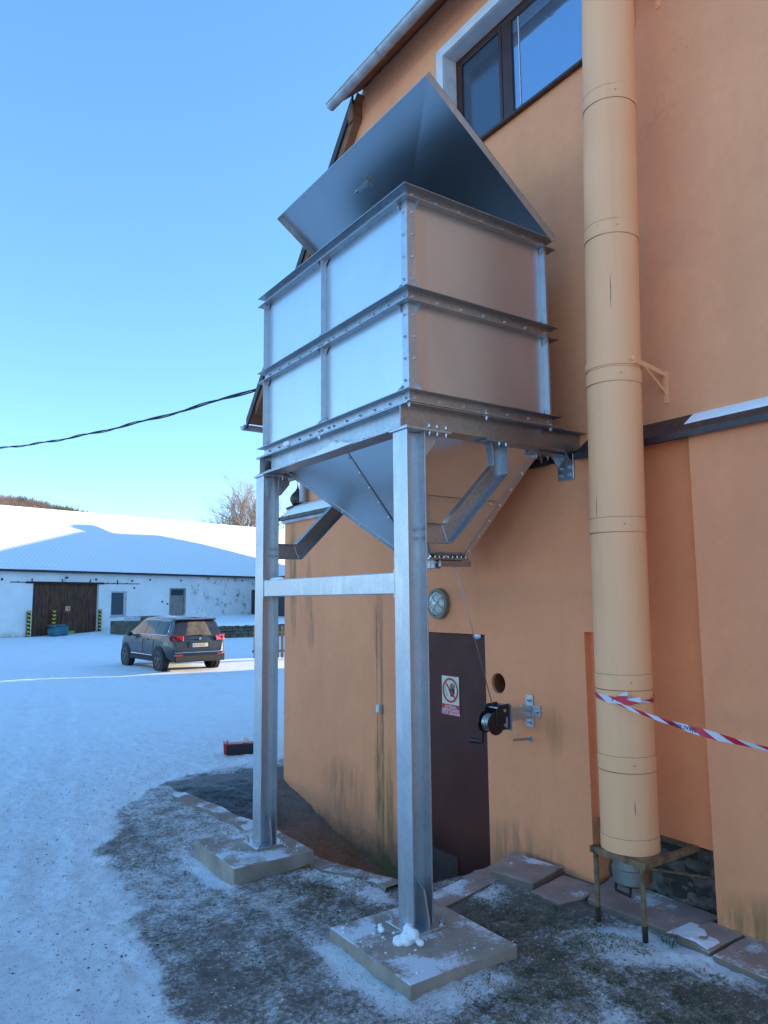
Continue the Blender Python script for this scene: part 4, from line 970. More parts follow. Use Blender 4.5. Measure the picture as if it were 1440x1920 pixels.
b = B(); b.tube([(3.655, 2.95, -1.66), (3.65, 2.95, -1.70), (3.65, 2.85, -1.705), (3.655, 2.85, -1.66)], .009, 8); mk('handle', b, 'rubber', cap, smooth=2)

b = B()
for th, z0_, z1_ in ((215, 1.76, 1.98), (172, .45, .62), (230, -1.25, -1.16)):
    c0 = Vector((math.cos(R(th)), math.sin(R(th)), 0)); tg = Vector((-c0.y, c0.x, 0)); n_ = 8; vs = []
    for k in range(n_+1):
        z = z0_+(z1_-z0_)*k/n_; o_ = random.uniform(-.002, .002); wd_ = .0022*math.sin(math.pi*k/n_)+.0004; p = Vector((3.74, ay(z), z))+c0*(RP+.0006)+tg*o_; vs += [p-tg*wd_, p+tg*wd_]
    b.add(vs, [(2*k, 2*k+1, 2*k+3, 2*k+2) for k in range(n_)])
props(mk('paint_crack', b, 'seam', dct), kind='stuff')
b = B()
for z0_ in joints[1:-1]:
    for th in (232,): p = Vector((3.74+RP*math.cos(R(th)), ay(z0_)+RP*math.sin(R(th)), z0_+.045)); d_ = Vector((math.cos(R(th)), math.sin(R(th)), 0)); b.tube([p, p+d_*.0055], .0045, 6)
props(mk('rivet', b, 'seam', dct), kind='stuff')
# ------------------------------------------------------------------ barrier tape
def ribbon(path, widths, name, par, tex0=0, mat='tape'):
    b = B(); vs = []; L = 0; uv = []
    for i, (p, w_) in enumerate(zip(path, widths)):
        p = Vector(p); w_ = Vector(w_); vs += [p-w_, p+w_]
        if i: L += (p-Vector(path[i-1])).length
        uv += [L, L]
    b.add(vs, [(2*i, 2*i+1, 2*i+3, 2*i+2) for i in range(len(path)-1)])
    o = mk(name, b, M[mat], par, smooth=2); at = o.data.attributes.new('along', 'FLOAT', 'POINT'); at.data.foreach_set('value', [x+tex0 for x in uv])
    at = o.data.attributes.new('across', 'FLOAT', 'POINT'); at.data.foreach_set('value', [-1., 1.]*len(path)); return o
def tape_mat():
    a = N('red_white_tape'); s_ = a.ma('ADD', a.ma('MULTIPLY', a.attr('along'), 5.0), a.ma('MULTIPLY', a.attr('across'), .22))
    f = a.ma('FRACT', s_); c = a.mix(a.ramp(f, (.499, 0), (.501, 1)), (.62, .62, .66), (.62, .015, .04))
    return a.out(c, .35, 0, a.bump(a.noise(40, 3), .25, .005), Transmission_Weight=0)
M['tape'] = tape_mat()
tp = empty('barrier_tape', (3.56, 2.83, -.6), 'red and white barrier tape tied round the cream duct and stretched right', 'barrier tape')
# loop round the duct
def circ(th, z, r=RP+.006): return Vector((3.74+r*math.cos(th), 2.896+r*math.sin(th), z))
pa = []; wd = []
for k in range(41):
    th = R(100+320*k/40) 
    z = -.575-.03*math.sin((th-R(100))*.5)+.004*math.sin(th*5); pa.append(circ(th, z)); wd.append(Vector((0, 0, .006+.014*abs(math.sin(th*1.3+.5)))))
ribbon(pa, wd, 'tape_loop', tp)
kn = Vector((3.74-RP-.012, 2.85, -.605))
# loose tail up-right
ribbon([kn, kn+Vector((-.01, -.035, .012)), kn+Vector((.0, -.07, .028)), kn+Vector((.005, -.11, .048))], [(0, 0, .006), (0, .004, .012), (0, .004, .016), (0, .002, .018)], 'tape_end', tp, .1)
ribbon([kn, kn+Vector((-.015, -.05, .006)), kn+Vector((.01, -.12, .006)), kn+Vector((.05, -.165, .018))], [(0, 0, .006), (0, 0, .014), (0, 0, .018), (0, 0, .018)], 'tape_end', tp, .05)
pa = []; wd = []
end = Vector((3.30, 1.35, -.70)); n = 60; w0_ = []
for k in range(n+1):
    t = k/n; p = kn.lerp(end, t); p.z = kn.z+(end.z-kn.z)*t-.42*t*(1-t)*(1-t*.35)*.42
    tw = math.sin(t*7.0)*1.1*(1-t*.55)
    hw_ = .004+.0155*min(1, t*4)*(.62+.38*abs(math.sin(t*9+.6)))
    pa.append(p); wd.append(Vector((math.sin(tw)*.6, 0, math.cos(tw)))*hw_)
dl_ = (pa[-1]-pa[-2])
for k in range(1, 90):
    pa.append(pa[n]+dl_*k+Vector((0, 0, .00004*k*k))); wd.append(wd[n].copy())
ribbon(pa, wd, 'tape_span', tp, .3)
# printed lettering on the span (tape hangs upside down)
vs, fs = text_mesh('ZÁKAZ VSTUPU', .026, .0006, 'LEFT')
def on_span(x, y):
    # x metres along from index start, y across
    L = 0; i = 0
    while i < n and L+(pa[i+1]-pa[i]).length < x: L += (pa[i+1]-pa[i]).length; i += 1
    i = min(i, n-1); seg = (pa[i+1]-pa[i]); f = (x-L)/seg.length; p = pa[i].lerp(pa[i+1], f); w_ = wd[i].lerp(wd[i+1], f).normalized()
    nn = seg.cross(w_).normalized(); nn = nn if nn.x < 0 else -nn
    return p+w_*y*1+nn*.0022
b = B(); b.add([on_span(.62-v.x, .008-v.y) for v in vs], fs); 
mk('lettering', b, 'sign_black', tp)

# ------------------------------------------------------------------ snow lumps, toolbox, post
def lump(name, blobs, label, loc, cat='snow lump', group=None):
    b = B(); blobs = [(tuple(l_+(q_-l_)*.78 for q_, l_ in zip(c_, loc)), r_*.76) for c_, r_ in blobs]
    for c_, r_ in blobs: b.ellip(c_, (r_, r_*.95, r_*.8), 14, 9, .10)
    o = mk(name, b, 'snow', None, smooth=2, base=loc, label=label, cat=cat, group=group)
    md = o.modifiers.new('r', 'REMESH'); md.mode = 'VOXEL'; md.voxel_size = .006; md.use_smooth_shade = True
    tx = bpy.data.textures.new('lump', 'CLOUDS'); tx.noise_scale = .03; d_ = o.modifiers.new('d', 'DISPLACE'); d_.texture = tx; d_.strength = .022
    return o
lump('snow_heap', [((2.43, 3.36, -1.80), .06), ((2.47, 3.33, -1.77), .045), ((2.39, 3.38, -1.81), .05), ((2.455, 3.37, -1.735), .035), ((2.49, 3.28, -1.81), .03)], 'heap of white snow against the foot of the nearer column', (2.43, 3.36, -1.823))
lump('snow_heap', [((2.385, 3.53, -1.80), .024), ((2.385, 3.54, -1.775), .018)], 'small lump of snow by the anchor bolt of the nearer column', (2.385, 3.53, -1.823))
tb = empty('toolbox', (4.05, 9.45, -2.0), 'open red and black cantilever toolbox lying in the snow', 'toolbox', rz=R(-20), local=True)
g0 = gz(4.05, 9.45); tb.location = (4.12, 9.42, g0); tb.scale = (.84, .84, .84)
b = B(); b.box(-.22, .22, -.11, .11, 0, .16); mk('body', b, 'black', tb, bevel=.008)
b = B(); b.box(-.20, .20, -.09, .09, .16, .166); b.prism([(-.24, -.10, .15), (-.20, -.10, .21), (-.20, .10, .21), (-.24, .10, .15)], (.012, 0, 0)); mk('tray', b, 'toolred', tb)
b = B(); b.prism([(-.26, -.12, .02), (-.222, -.12, .02), (-.222, -.12, .17), (-.27, -.12, .19)], (0, .24, 0)); mk('lid_flap', b, 'toolred', tb)
b = B(); b.prism([(.02, -.03, .17), (.14, -.02, .168), (.12, .0, .235), (.05, .01, .25)], (0, .05, 0)); b.prism([(.04, .03, .17), (.15, .04, .168), (.11, .05, .21)], (0, .03, .0)); mk('rag', b, 'sign_white', tb, smooth=True)
b = B(); b.tube([(3.98, 8.1, -2.06), (4.0, 8.25, -1.7), (4.1, 8.4, -1.3)], .02, 8); mk('wooden_pole', b, 'picket', None, base=(3.98, 8.1, -2.06), smooth=2, label='brown wooden pole leaning behind the corner of the orange wall', cat='pole')

# grass, crumbs, pebbles -------------------------------------------------
def scatter(cnt, fn, u0, u1, v0, v1):
    out = []
    while len(out) < cnt:
        u = rng.uniform(u0, u1, 4000); v = rng.uniform(v0, v1, 4000); k = fn(u, v) > rng.random(4000); z = ground_z(u, v)
        out += list(zip(u[k], v[k], z[k]))
    return out[:cnt]
def not_pad(u, v):
    m = ~((u > 2.15) & (u < 2.93) & (v > 2.96) & (v < 3.80)) & ~((u > 2.15) & (u < 2.88) & (v > 5.06) & (v < 5.92)) & (u < 3.99)
    return m & ~((u > 3.55) & (v < 4.1))
b = B()
for (u, v, z) in scatter(20000, lambda u, v: (ground_masks(u, v)[1]*.9+.10*(ground_masks(u, v)[0] < .5))*(fbm(u, v, 9, 3, 77) > .47)*not_pad(u, v), 1.6, 3.95, 1.7, 6.5):
    a_ = random.uniform(0, 6.28); L = random.uniform(.005, .017); w_ = .0009; lean = random.uniform(.5, 2.2)
    dx, dy = math.cos(a_), math.sin(a_)
    b.add([(u-dy*w_, v+dx*w_, z-.003), (u+dy*w_, v-dx*w_, z-.003), (u+dx*L*lean*.5-dy*w_*.7, v+dy*L*lean*.5+dx*w_*.7, z+L*.7), (u+dx*L*lean, v+dy*L*lean, z+L*.9)], [(0, 1, 2), (1, 3, 2)])
mk('grass', b, (lambda a: a.out(a.mix(a.ramp(a.noise(9, 3), (.40, 0), (.56, 1)), (.07, .08, .03), (.30, .22, .14)), .8))(N('winter_grass')), kind='stuff', label='short frosty winter grass between the footings', cat='grass')
b = B()
for k in range(26):
    a_ = random.uniform(0, 6.28); L = random.uniform(.06, .13); u, v = 3.66+random.uniform(-.02, .02), 2.62+random.uniform(-.04, .04); z = gz(u, v); dx, dy = math.cos(a_), math.sin(a_); w_ = .0025
    P_ = [(u+dx*L*t*t*.9, v+dy*L*t*t*.9, z+L*(t-.45*t*t)*1.1) for t in (0, .35, .7, 1)]
    b.add([q_ for i, p_ in enumerate(P_) for q_ in ((p_[0]-dy*w_*(1-i/3.2), p_[1]+dx*w_*(1-i/3.2), p_[2]), (p_[0]+dy*w_*(1-i/3.2), p_[1]-dx*w_*(1-i/3.2), p_[2]))], [(0, 1, 3, 2), (2, 3, 5, 4), (4, 5, 7, 6)])
mk('grass_tuft', b, simple('tuft_green', (.07, .10, .03), .7), None, base=(3.66, 2.62, gz(3.66, 2.62)), label='green grass tuft at the edge of the snowy slab', cat='grass tuft')
def crumbs(name, cnt, fn, rng_, smin, smax, mat, label, flat=.6):
    b = B()
    for (u, v, z) in scatter(cnt, fn, *rng_):
        s_ = smin+(smax-smin)*random.random()**4; a_ = random.uniform(0, 3.14); ca, sa = math.cos(a_), math.sin(a_); vs = []
        for (x, y, zz) in ((1, 0, 0), (-.9, .3, 0), (.1, .9, .1), (0, -1, .05), (.1, .1, .9), (.0, 0, -.6)):
            x *= random.uniform(.7, 1.3); y *= random.uniform(.7, 1.3); vs.append((u+s_*(x*ca-y*sa), v+s_*(x*sa+y*ca), z+s_*zz*flat))
        b.add(vs, [(0, 2, 4), (2, 1, 4), (1, 3, 4), (3, 0, 4), (0, 5, 2), (2, 5, 1), (1, 5, 3), (3, 5, 0)])
    mk(name, b, mat, smooth=2, kind='stuff', label=label, cat=name.replace('_', ' '))
crumbs('snow_crumbs', 2200, lambda u, v: (.25+.75*(fbm(u, v, 4, 3, 50) > .52))*not_pad(u, v)*(.35+.65*(ground_masks(u, v)[0] > .1)), (1.2, 3.98, 1.8, 8.2), .001, .008, 'snow', 'small crumbs of snow scattered over the frozen earth')
crumbs('gravel', 3800, lambda u, v: (.2+.8*(fbm(u, v, 3, 3, 51) > .5))*not_pad(u, v), (.6, 3.98, 1.8, 9.5), .002, .012, 'rubble', 'dark gravel and clods frozen into the snow')
b = B()
for k in range(260):
    pd = random.random() < .65
    u, v, z = (random.uniform(2.2, 2.88), random.uniform(3.02, 3.74), -1.822) if pd else (random.uniform(2.2, 2.82), random.uniform(5.12, 5.86), -1.887)
    if random.random() > (1.15-(u-2.2)*1.7 if pd else .5): continue
    s_ = .002+.009*random.random()**3; b.ellip((u, v, z+s_*.3), (s_*1.2, s_, s_*.6), 6, 4, .25)
mk('snow_crumbs', b, 'snow', smooth=2, kind='stuff', label='crumbs of snow lying on the two concrete footings', cat='snow crumbs')

# ------------------------------------------------------------------ barn
PH = R(24); w0 = Vector((5.744, 49.189, -2.1))
brn = empty('long_barn', w0, 'long low whitewashed barn with a snow covered roof across the yard', 'barn', rz=PH, local=True)
def LZ(z): return z+2.1
fl = []
b = B(); S0, S1 = -14, 40
ops = [(2.40, 7.22, -.6, LZ(1.2)), (8.22, 9.55, LZ(-1.0), LZ(.72)), (13.45, 15.1, -.6, LZ(.98)), (22.55, 24.3, .3, LZ(.9))]
def wallgrid(b, ops):
    xs = [S0]+[o for op in ops for o in op[:2]]+[S1]
    for i in range(len(xs)-1):
        if i % 2 == 0: b.box(xs[i], xs[i+1], 0, .5, -.8, LZ(2.08))
        else:
            op = ops[i//2]; 
            if op[2] > -.6: b.box(xs[i], xs[i+1], 0, .5, -.8, op[2])
            b.box(xs[i], xs[i+1], 0, .5, op[3], LZ(2.08))
wallgrid(b, ops)
b.box(S0, S1, .5, 18, -.8, LZ(2.0)) if False else None
b.box(S0, S1, 18, 18.4, -.8, LZ(2.0)); b.prism([(S1, .5, -.8), (S1, 18.4, -.8), (S1, 18.4, LZ(2)), (S1, 9.2, LZ(7.3)), (S1, .5, LZ(2.2))], (-.4, 0, 0)); b.prism([(S0, .5, -.8), (S0, 18.4, -.8), (S0, 18.4, LZ(2)), (S0, 9.2, LZ(6.7)), (S0, .5, LZ(2.2))], (.4, 0, 0))
wl = mk('wall', b, 'whitewash', brn)
at = wl.data.attributes.new('flake', 'FLOAT', 'POINT'); at.data.foreach_set('value', [float(np.clip((v.co.x-11)/8, 0, 1))*.10 for v in wl.data.vertices])
# the wall is split finely so the flaking grows to the right
bm = bmesh.new(); bm.from_mesh(wl.data); lay = bm.verts.layers.float.get('flake')
bmesh.ops.subdivide_edges(bm, edges=[e for e in bm.edges if abs(e.verts[0].co.x-e.verts[1].co.x) > 3], cuts=10, use_grid_fill=True)
for v in bm.verts: v[lay] = float(np.clip((v.co.x-12)/5, 0, 1))*.13
bm.to_mesh(wl.data); bm.free()
# roof with snow over tiles
e_y = -.35; ridge_y = 9.15
sx = np.arange(-14.4, 40.5, .105); ty = np.linspace(0, 1, 150)
SX, TY = np.meshgrid(sx, ty, indexing='ij')
zr_ = np.interp(SX, [-14, 0, 33, 41], [6.75, 7.01, 7.66, 7.8])
YY = e_y+(ridge_y-e_y)*TY; ZZ = 2.03+(zr_-2.03)*TY
course = TY*11.2/.38; row = np.floor(course)
fr = course-row; sxs = SX/.34
dim = np.clip(1-((( (sxs) % 1)-.5)/.24)**2, 0, 1)*np.clip(1-((fr-.18)/.2)**2, 0, 1)
ZZ = ZZ + .02*(fbm(SX, YY, 1.2, 3, 8)-.5) - .04*dim - .02*np.clip((fr-.85)/.15, 0, 1)
ZZ = ZZ + .03*(TY < .01)*0
vs = np.stack([SX, YY, ZZ+2.1], -1).reshape(-1, 3); nX, nT = SX.shape; ii = np.arange(nX*nT).reshape(nX, nT)
qs = np.stack([ii[:-1, :-1], ii[1:, :-1], ii[1:, 1:], ii[:-1, 1:]], -1).reshape(-1, 4)
b = B(); b.v = [tuple(x) for x in vs]; b.f = [list(map(int, q)) for q in qs]; b.mi = [0]*len(b.f)
def roofmat():
    a = N('snow_over_tiles'); d = a.attr('dimple'); c = a.mix(a.ma('MULTIPLY', d, .95), (.86, .86, .85), (.64, .56, .50)); return a.out(c, .8, 0, a.bump(a.noise(9, 4), .2, .02))  # dimples tinted darker, their shadow put into the snow colour
M['roofsnow'] = roofmat()
ro = mk('roof', b, 'roofsnow', brn, smooth=2); at = ro.data.attributes.new('dimple', 'FLOAT', 'POINT'); at.data.foreach_set('value', dim.astype(np.float32).ravel())
b = B(); b.prism([(-14.4, ridge_y, LZ(6.72)), (40.4, ridge_y, LZ(7.75)), (40.4, 18.8, LZ(1.9)), (-14.4, 18.8, LZ(1.9))], (0, 0, .05)); mk('roof', b, 'snow', brn)
b = B(); b.prism([(S0-.4, e_y-.01, LZ(2.0)), (S0-.4, e_y+.03, LZ(2.0)), (S0-.4, e_y+.45, LZ(2.22)), (S0-.4, e_y+.45, LZ(2.12)), (S0-.4, e_y-.01, LZ(1.88))], (S1-S0+.8, 0, 0)); mk('eaves_board', b, 'fascia', brn)
# gate
gt = empty('gate', (0, 0, 0)); bpy.data.objects.remove(gt)
b = B(); b.box(2.42, 7.20, .22, .26, -.1, LZ(1.19)); gate = mk('gate', b, 'mortar', brn)
x = 2.42
pls = []
while x < 7.18:
    wq_ = random.uniform(.16, .27); x1 = min(7.2, x+wq_)
    b = B(); yo = random.uniform(0, .02); b.box(x+.006, x1-.006, .16-yo, .2195, random.uniform(.0, .06)-.02, LZ(1.18)); mk('plank', b, 'gate_wood', gate); x = x1
b = B(); b.box(4.58, 5.36, .115, .139, .25, LZ(.06)); wk_ = mk('wicket_door', b, 'gate_wood', gate)
b = B(); b.box(5.20, 5.26, .09, .114, .95, 1.15); mk('handle', b, 'black', wk_)
b = B(); b.box(4.45, 5.5, .05, .15, .02, .24); mk('threshold', b, simple('worn_yellow', (.35, .32, .08), .8), gate)
b = B(); b.box(1.9, 7.6, -.06, -.01, LZ(1.19), LZ(1.31)); b.box(.85, 10.65, -.05, -.012, LZ(1.235), LZ(1.275))
for x in (2.3, 4.4, 6.5, 8.7): b.box(x-.03, x+.03, -.045, -.005, LZ(1.2), LZ(1.50))
for x in (1.4, 7.9, 8.4, 9.5): b.box(x-.04, x+.04, -.05, -.005, LZ(1.25), LZ(1.31))
mk('sliding_rail', b, 'rust_dark', brn)
def striped_post(s_, zt_):
    p = Matrix.Rotation(PH, 4, 'Z') @ Vector((s_, -.14, 0)) + w0
    t = empty('striped_bollard', (p.x, p.y, -2.15), None, None, rz=PH, local=True)
    b = B(); b.cm = 0; z = 0; k = 0; H = zt_+2.15
    b.box(-.09, .09, -.05, .05, 0, H); mk('post', b, 'black', t)
    b = B(); z = .08
    while z < H-.05:
        b.prism([(-.125, -.07, z+.04), (0, -.085, z-.02), (.125, -.07, z+.04), (.125, -.07, z+.14), (0, -.085, z+.08), (-.125, -.07, z+.14)], (0, .03, 0)); z += .24
    props(mk('yellow_band', b, 'yellow', t), kind='stuff'); return t
for s_, l in ((2.12, 'yellow and black striped bollard at the left jamb of the barn gate'), (3.80, 'yellow and black striped bollard standing before the gate planks behind the teal motor'), (7.26, 'yellow and black striped bollard at the right jamb of the barn gate')):
    props(striped_post(s_, -.50), l, 'bollard', 'striped bollards at the barn gate')
# small sign on gate
sp = Matrix.Rotation(PH, 4, 'Z') @ Vector((4.97, .105, LZ(-.46))) + w0
X_ = Vector((math.cos(PH), math.sin(PH), 0))
warn_sign(sp, X_, (0, 0, 1), .34, .40, detail=False, label='small square warning sign on the wicket door of the barn gate', cat='sign')
# lamp over gate
p = Matrix.Rotation(PH, 4, 'Z') @ Vector((4.72, -.02, LZ(1.5))) + w0
t = empty('gate_lamp', p, 'small white and black lamp above the barn gate', 'lamp')
b = B(); b.tube([p+Vector((0, -.1, .15)), p+Vector((0, -.1, .02))], .09, 12); mk('hood', b, 'black', t)
b = B(); b.tube([p+Vector((0, -.1, .019)), p+Vector((0, -.1, -.18))], .08, 12); mk('globe', b, 'sign_white', t)
# window
b = B(); x0, x1, z0_, z1_ = 8.22, 9.55, LZ(-1.0), LZ(.72)
for q_ in ((x0, x0+.09, z0_, z1_), (x1-.22, x1, z0_, z1_), (x0+.09, x1-.22, z0_, z0_+.1), (x0+.09, x1-.22, z1_-.1, z1_)): b.box(q_[0], q_[1], .05, .12, q_[2], q_[3])
wf = mk('window', b, 'whitewash_cap', brn)
b = B(); b.box(x0+.09, x1-.22, .09, .11, z0_+.1, z1_-.1); mk('pane', b, 'glass_dim', wf)
b = B(); b.box(x0-.06, x1+.06, -.06, .04, z0_-.07, z0_); mk('sill', b, 'whitewash_cap', wf)
# door with transom
b = B(); b.box(13.45, 13.62, .02, .2, -.4, LZ(.98)); b.box(14.93, 15.1, .02, .2, -.4, LZ(.98)); b.box(13.62, 14.93, .02, .2, LZ(.88), LZ(.98)); b.box(13.62, 14.93, .03, .19, LZ(.32), LZ(.42)); df = mk('door_frame', b, 'old_wood', brn)
b = B(); b.box(13.62, 14.93, .10, .12, LZ(.42), LZ(.88)); mk('transom_pane', b, 'glass_dim', df)
b = B(); b.box(13.62, 14.93, .12, .16, .3, LZ(.32)); dd = mk('door', b, 'old_wood', brn)
for k in range(6):
    for sg in (-1, 1):
        zc = .9+k*.28; b = B(); b.prism([(14.275, .095, zc), (14.275+sg*.6, .095, zc-.35), (14.275+sg*.6, .095, zc-.12), (14.275, .095, zc+.23)], (0, .022, 0)); mk('plank', b, 'old_wood', dd)
b = B(); b.box(22.55, 24.3, .1, .16, .3, LZ(.9)); gd = mk('door', b, 'green_door', brn, label='dark green door at the right end')
b = B(); b.box(22.5, 22.75, .07, .099, 2.45, 2.5); b.box(22.5, 22.75, .07, .099, 1.25, 1.3); mk('hinge', b, 'black', gd)
b = B()
for x, z in ((.3, 1.35), (10.1, .9), (12.7, -.1), (13.2, -.25), (14.5, 1.5), (20.8, .4), (21.3, 1.6), (11.5, 1.5), (6.9, 1.45), (9.9, 1.4)): b.box(x, x+.12, -.04, -.002, LZ(z), LZ(z)+.12)
props(mk('wall_fittings', b, 'mortar', brn), kind='stuff')
# teal motor at the gate
p = Matrix.Rotation(PH, 4, 'Z') @ Vector((3.35, -1.0, 0)) + w0
t = empty('electric_motor', (p.x, p.y, -2.12), 'teal painted electric motor on the snow before the barn gate', 'motor', rz=PH, local=True)
b = B(); b.tube([(-.15, -.45, .33), (-.15, .1, .33)], .30, 20); b.tube([(-.15, -.52, .33), (-.15, -.45, .33)], .24, 20); mk('housing', b, 'teal', t, smooth=True)
b = B(); b.box(.15, .75, -.3, .2, .1, .62); b.box(.55, .70, -.35, .25, .0, .35); mk('gearbox', b, 'teal', t, bevel=.03)
b = B(); b.box(-.45, .6, -.25, .15, .66, .73); mk('cover_plate', b, 'teal', t)
# steps / crate beside the barn
t = empty('stone_steps', (13.4, 47.0, -2.1), 'low stone and timber steps with a cloth at the edge of the terrace', 'steps', rz=PH, local=True)
b = B(); b.box(-.7, 1.6, -.3, 1.5, 0, .9); mk('block', b, 'stone', t)
b = B(); b.box(-.72, .1, -.34, .2, .905, 1.17); mk('cloth', b, 'whitewash_cap', t, bevel=.03)
b = B(); b.box(.35, 2.4, -.1, 1.4, .905, 1.15); mk('timber', b, 'rust', t)
b = B(); b.box(-.9, .9, -.6, -.301, 0, .25); mk('step', b, 'whitewash_cap', t)
# terrace wall of dressed stone
tw = empty('terrace_wall', (15.5, 39.7, -2.1), 'low wall of squared brown stones topped with snow behind the car', 'wall')
b = B(); b.box(13.6, 34, 39.66, 39.9, -2.4, -1.40); mk('core', b, 'mortar', tw)
for r_ in range(4):
    x = 13.6-random.uniform(0, .3); z = -2.12+r_*.19
    while x < 26:
        w_ = random.uniform(.28, .52); b = B(); dd_ = random.uniform(0, .025); b.box(x+.012, x+w_-.012, 39.60-dd_, 39.6595, z+.01, z+.18); mk('stone', b, 'stone', tw, bevel=.01); x += w_
b = B(); rows = []; n = 120
for i in range(n+1):
    x = 13.4+(34-13.4)*i/n; h = random.uniform(.05, .11); rows += [(x, 39.55-random.uniform(0, .05), -1.42+random.uniform(-.05, .02)), (x, 39.53, -1.38+h*.5), (x, 39.62, -1.36+h), (x, 41.0, -1.33+h*.3)]
b.add(rows, [(i*4+k, (i+1)*4+k, (i+1)*4+k+1, i*4+k+1) for i in range(n) for k in range(3)]); props(mk('snow_cap', b, 'snow', tw, smooth=2), kind='stuff')
# picket fence just beyond the corner
pf_ = empty('picket_fence', (11.9, 24.0, -2.1), 'short weathered picket fence glimpsed between the far column and the orange wall', 'fence')
dv = Vector((.93, -.37, 0)); o0 = Vector((11.3, 24.2, -2.1))
for k in range(16):
    c_ = o0+dv*(k*.16-.2); b = B(); b.obox(c_+Vector((0, 0, .62)), (dv, (-dv.y, dv.x, 0), (0, 0, 1)), (.045, .012, .56)); mk('picket', b, 'picket', pf_)
b = B()
for z in (.3, .95): b.obox(o0+dv*1.0+Vector((0, 0, z))+Vector((-dv.y, dv.x, 0))*.03, (dv, (-dv.y, dv.x, 0), (0, 0, 1)), (1.3, .018, .04))
mk('fence_rail', b, 'picket', pf_)
# dark shed right of the barn end
sh = empty('open_shed', (30.5, 49, -1.4), 'dark open shed with red-brown eaves glimpsed past the far column', 'shed')
b = B(); b.box(26.5, 36, 50, 56, -1.5, 1.4); mk('wall', b, simple('shed_dark', (.05, .06, .07), .8), sh)
b = B(); b.box(26.3, 36.3, 49.6, 56.4, 1.402, 1.9); mk('roof', b, simple('shed_red', (.10, .02, .015), .7), sh)
b = B(); b.tube([(26.0, 49.4, -.25), (26.6, 48.9, -.25)], .55, 20); b.tube([(26.5, 48.7, -.25), (26.7, 48.6, -.25)], .35, 20); mk('drum', b, 'rubber', sh)
b = B(); b.prism([(26.6, 48.0, -1.5), (30, 46.5, -1.5), (30, 46.5, 0.6)], (.6, 1.6, 0)); props(mk('snow_drift', b, 'snow', sh), kind='stuff')

# ------------------------------------------------------------------ unseen buildings added east of the yard, shaped to cast its shadows
nb = empty('east_barn_caster', (48, 45, -2.1), 'unseen tall gabled barn added east of the yard, outlined to cast the roof shadow', 'barn')
prof = [(17.7, 10.0), (25, 10.8), (42.95, 11.08), (50.98, 11.84), (51.32, 12.38), (52.15, 12.53), (53.24, 12.36), (52.87, 11.38), (56.1, 10.69), (58.46, 6.99), (60, 4.6)]
b = B(); b.prism([(45, 17.7, -3), (45, 60, -3)]+[(45, y, z) for y, z in reversed([q_ for q_ in prof if not 51 < q_[0] < 53.5])], (7, 0, 0)); mk('wall', b, 'house_wall', nb)
b = B(); b.prism([(45, 51.4, 11.5), (45, 52.7, 11.3), (45, 53.24, 12.36), (45, 52.15, 12.53), (45, 51.32, 12.38)], (.9, 0, 0)); mk('chimney', b, 'rubble', nb)
nb2 = empty('east_house_caster', (48, 0, -2.1), 'unseen plain gabled house added east of the yard to shade it', 'house')
b = B(); b.prism([(45, -1.5, -3), (45, 11.35, -3), (45, 11.35, 10.3), (45, 5, 12.5), (45, -1.5, 10.3)], (7, 0, 0)); mk('wall', b, 'house_wall', nb2)

# ------------------------------------------------------------------ car
g = gz(8.0, 22.4)
car = empty('parked_car', (8.0, 22.45, -2.115), 'dusty dark blue sport utility car parked in the snow, its back to us', 'car', rz=R(94), local=True)
Zr_ = [.62, .72, .95, 1.04, 1.50, 1.60, 1.625]; Xr_ = [-.955, -.915, -.89, -.84, -.62, -.50, -.35]
def st_(x):
    zb_ = np.interp(x, [-.955, -.93, -.84, 3.4, 3.66], [.55, .42, .30, .28, .45])
    rz_ = np.interp(x, Xr_+[1.2, 1.85, 2.75, 3.45, 3.62, 3.7], Zr_+[1.64, 1.60, 1.10, .98, .82, .60])
    w_ = np.interp(x, [-.955, -.85, -.6, -.2, .3, 2.5, 3.1, 3.5, 3.7], [.72, .82, .885, .915, .92, .92, .90, .82, .62])
    return zb_, rz_, w_
def sec(x):
    zb_, rz_, w_ = st_(x); be = min(1.06, rz_-.03); k = max(0, (rz_-1.06)/.56)
    wr = w_-.05-.20*k; 
    pts = [(0, zb_), (w_-.14, zb_), (w_-.02, zb_+(be-zb_)*.22), (w_, zb_+(be-zb_)*.55), (w_-.015, zb_+(be-zb_)*.82), (w_-.05, be), (wr+.0, rz_-.07*min(1, k*2+.2)), (wr-.12, rz_-.01), (0, rz_+.02*min(1, k))]
    return pts
xs = sorted(set(list(np.linspace(-.955, 3.7, 46))+[-.94, -.93, -.915, -.89, -.87, -.84, -.62, -.5]))
rows = []; m = 9
for x in xs:
    s_ = sec(x); rows += [(x, y, z) for y, z in s_]+[(x, -y, z) for y, z in s_[-2:0:-1]]
m2 = 16; b = B(); b.add(rows, [(i*m2+k, (i+1)*m2+k, (i+1)*m2+(k+1) % m2, i*m2+(k+1) % m2) for i in range(len(xs)-1) for k in range(m2)]+[list(range(m2)), [(len(xs)-1)*m2+k for k in range(m2)]])
body = mk('body', b, 'carpaint', car, smooth=True)
def side_pt(x, t, sgn, off=.006):
    s_ = sec(x); a_, c_ = s_[5], s_[6]; y = a_[0]+(c_[0]-a_[0])*t; z = a_[1]+(c_[1]-a_[1])*t; return (x, sgn*(y+off), z+off*.3)
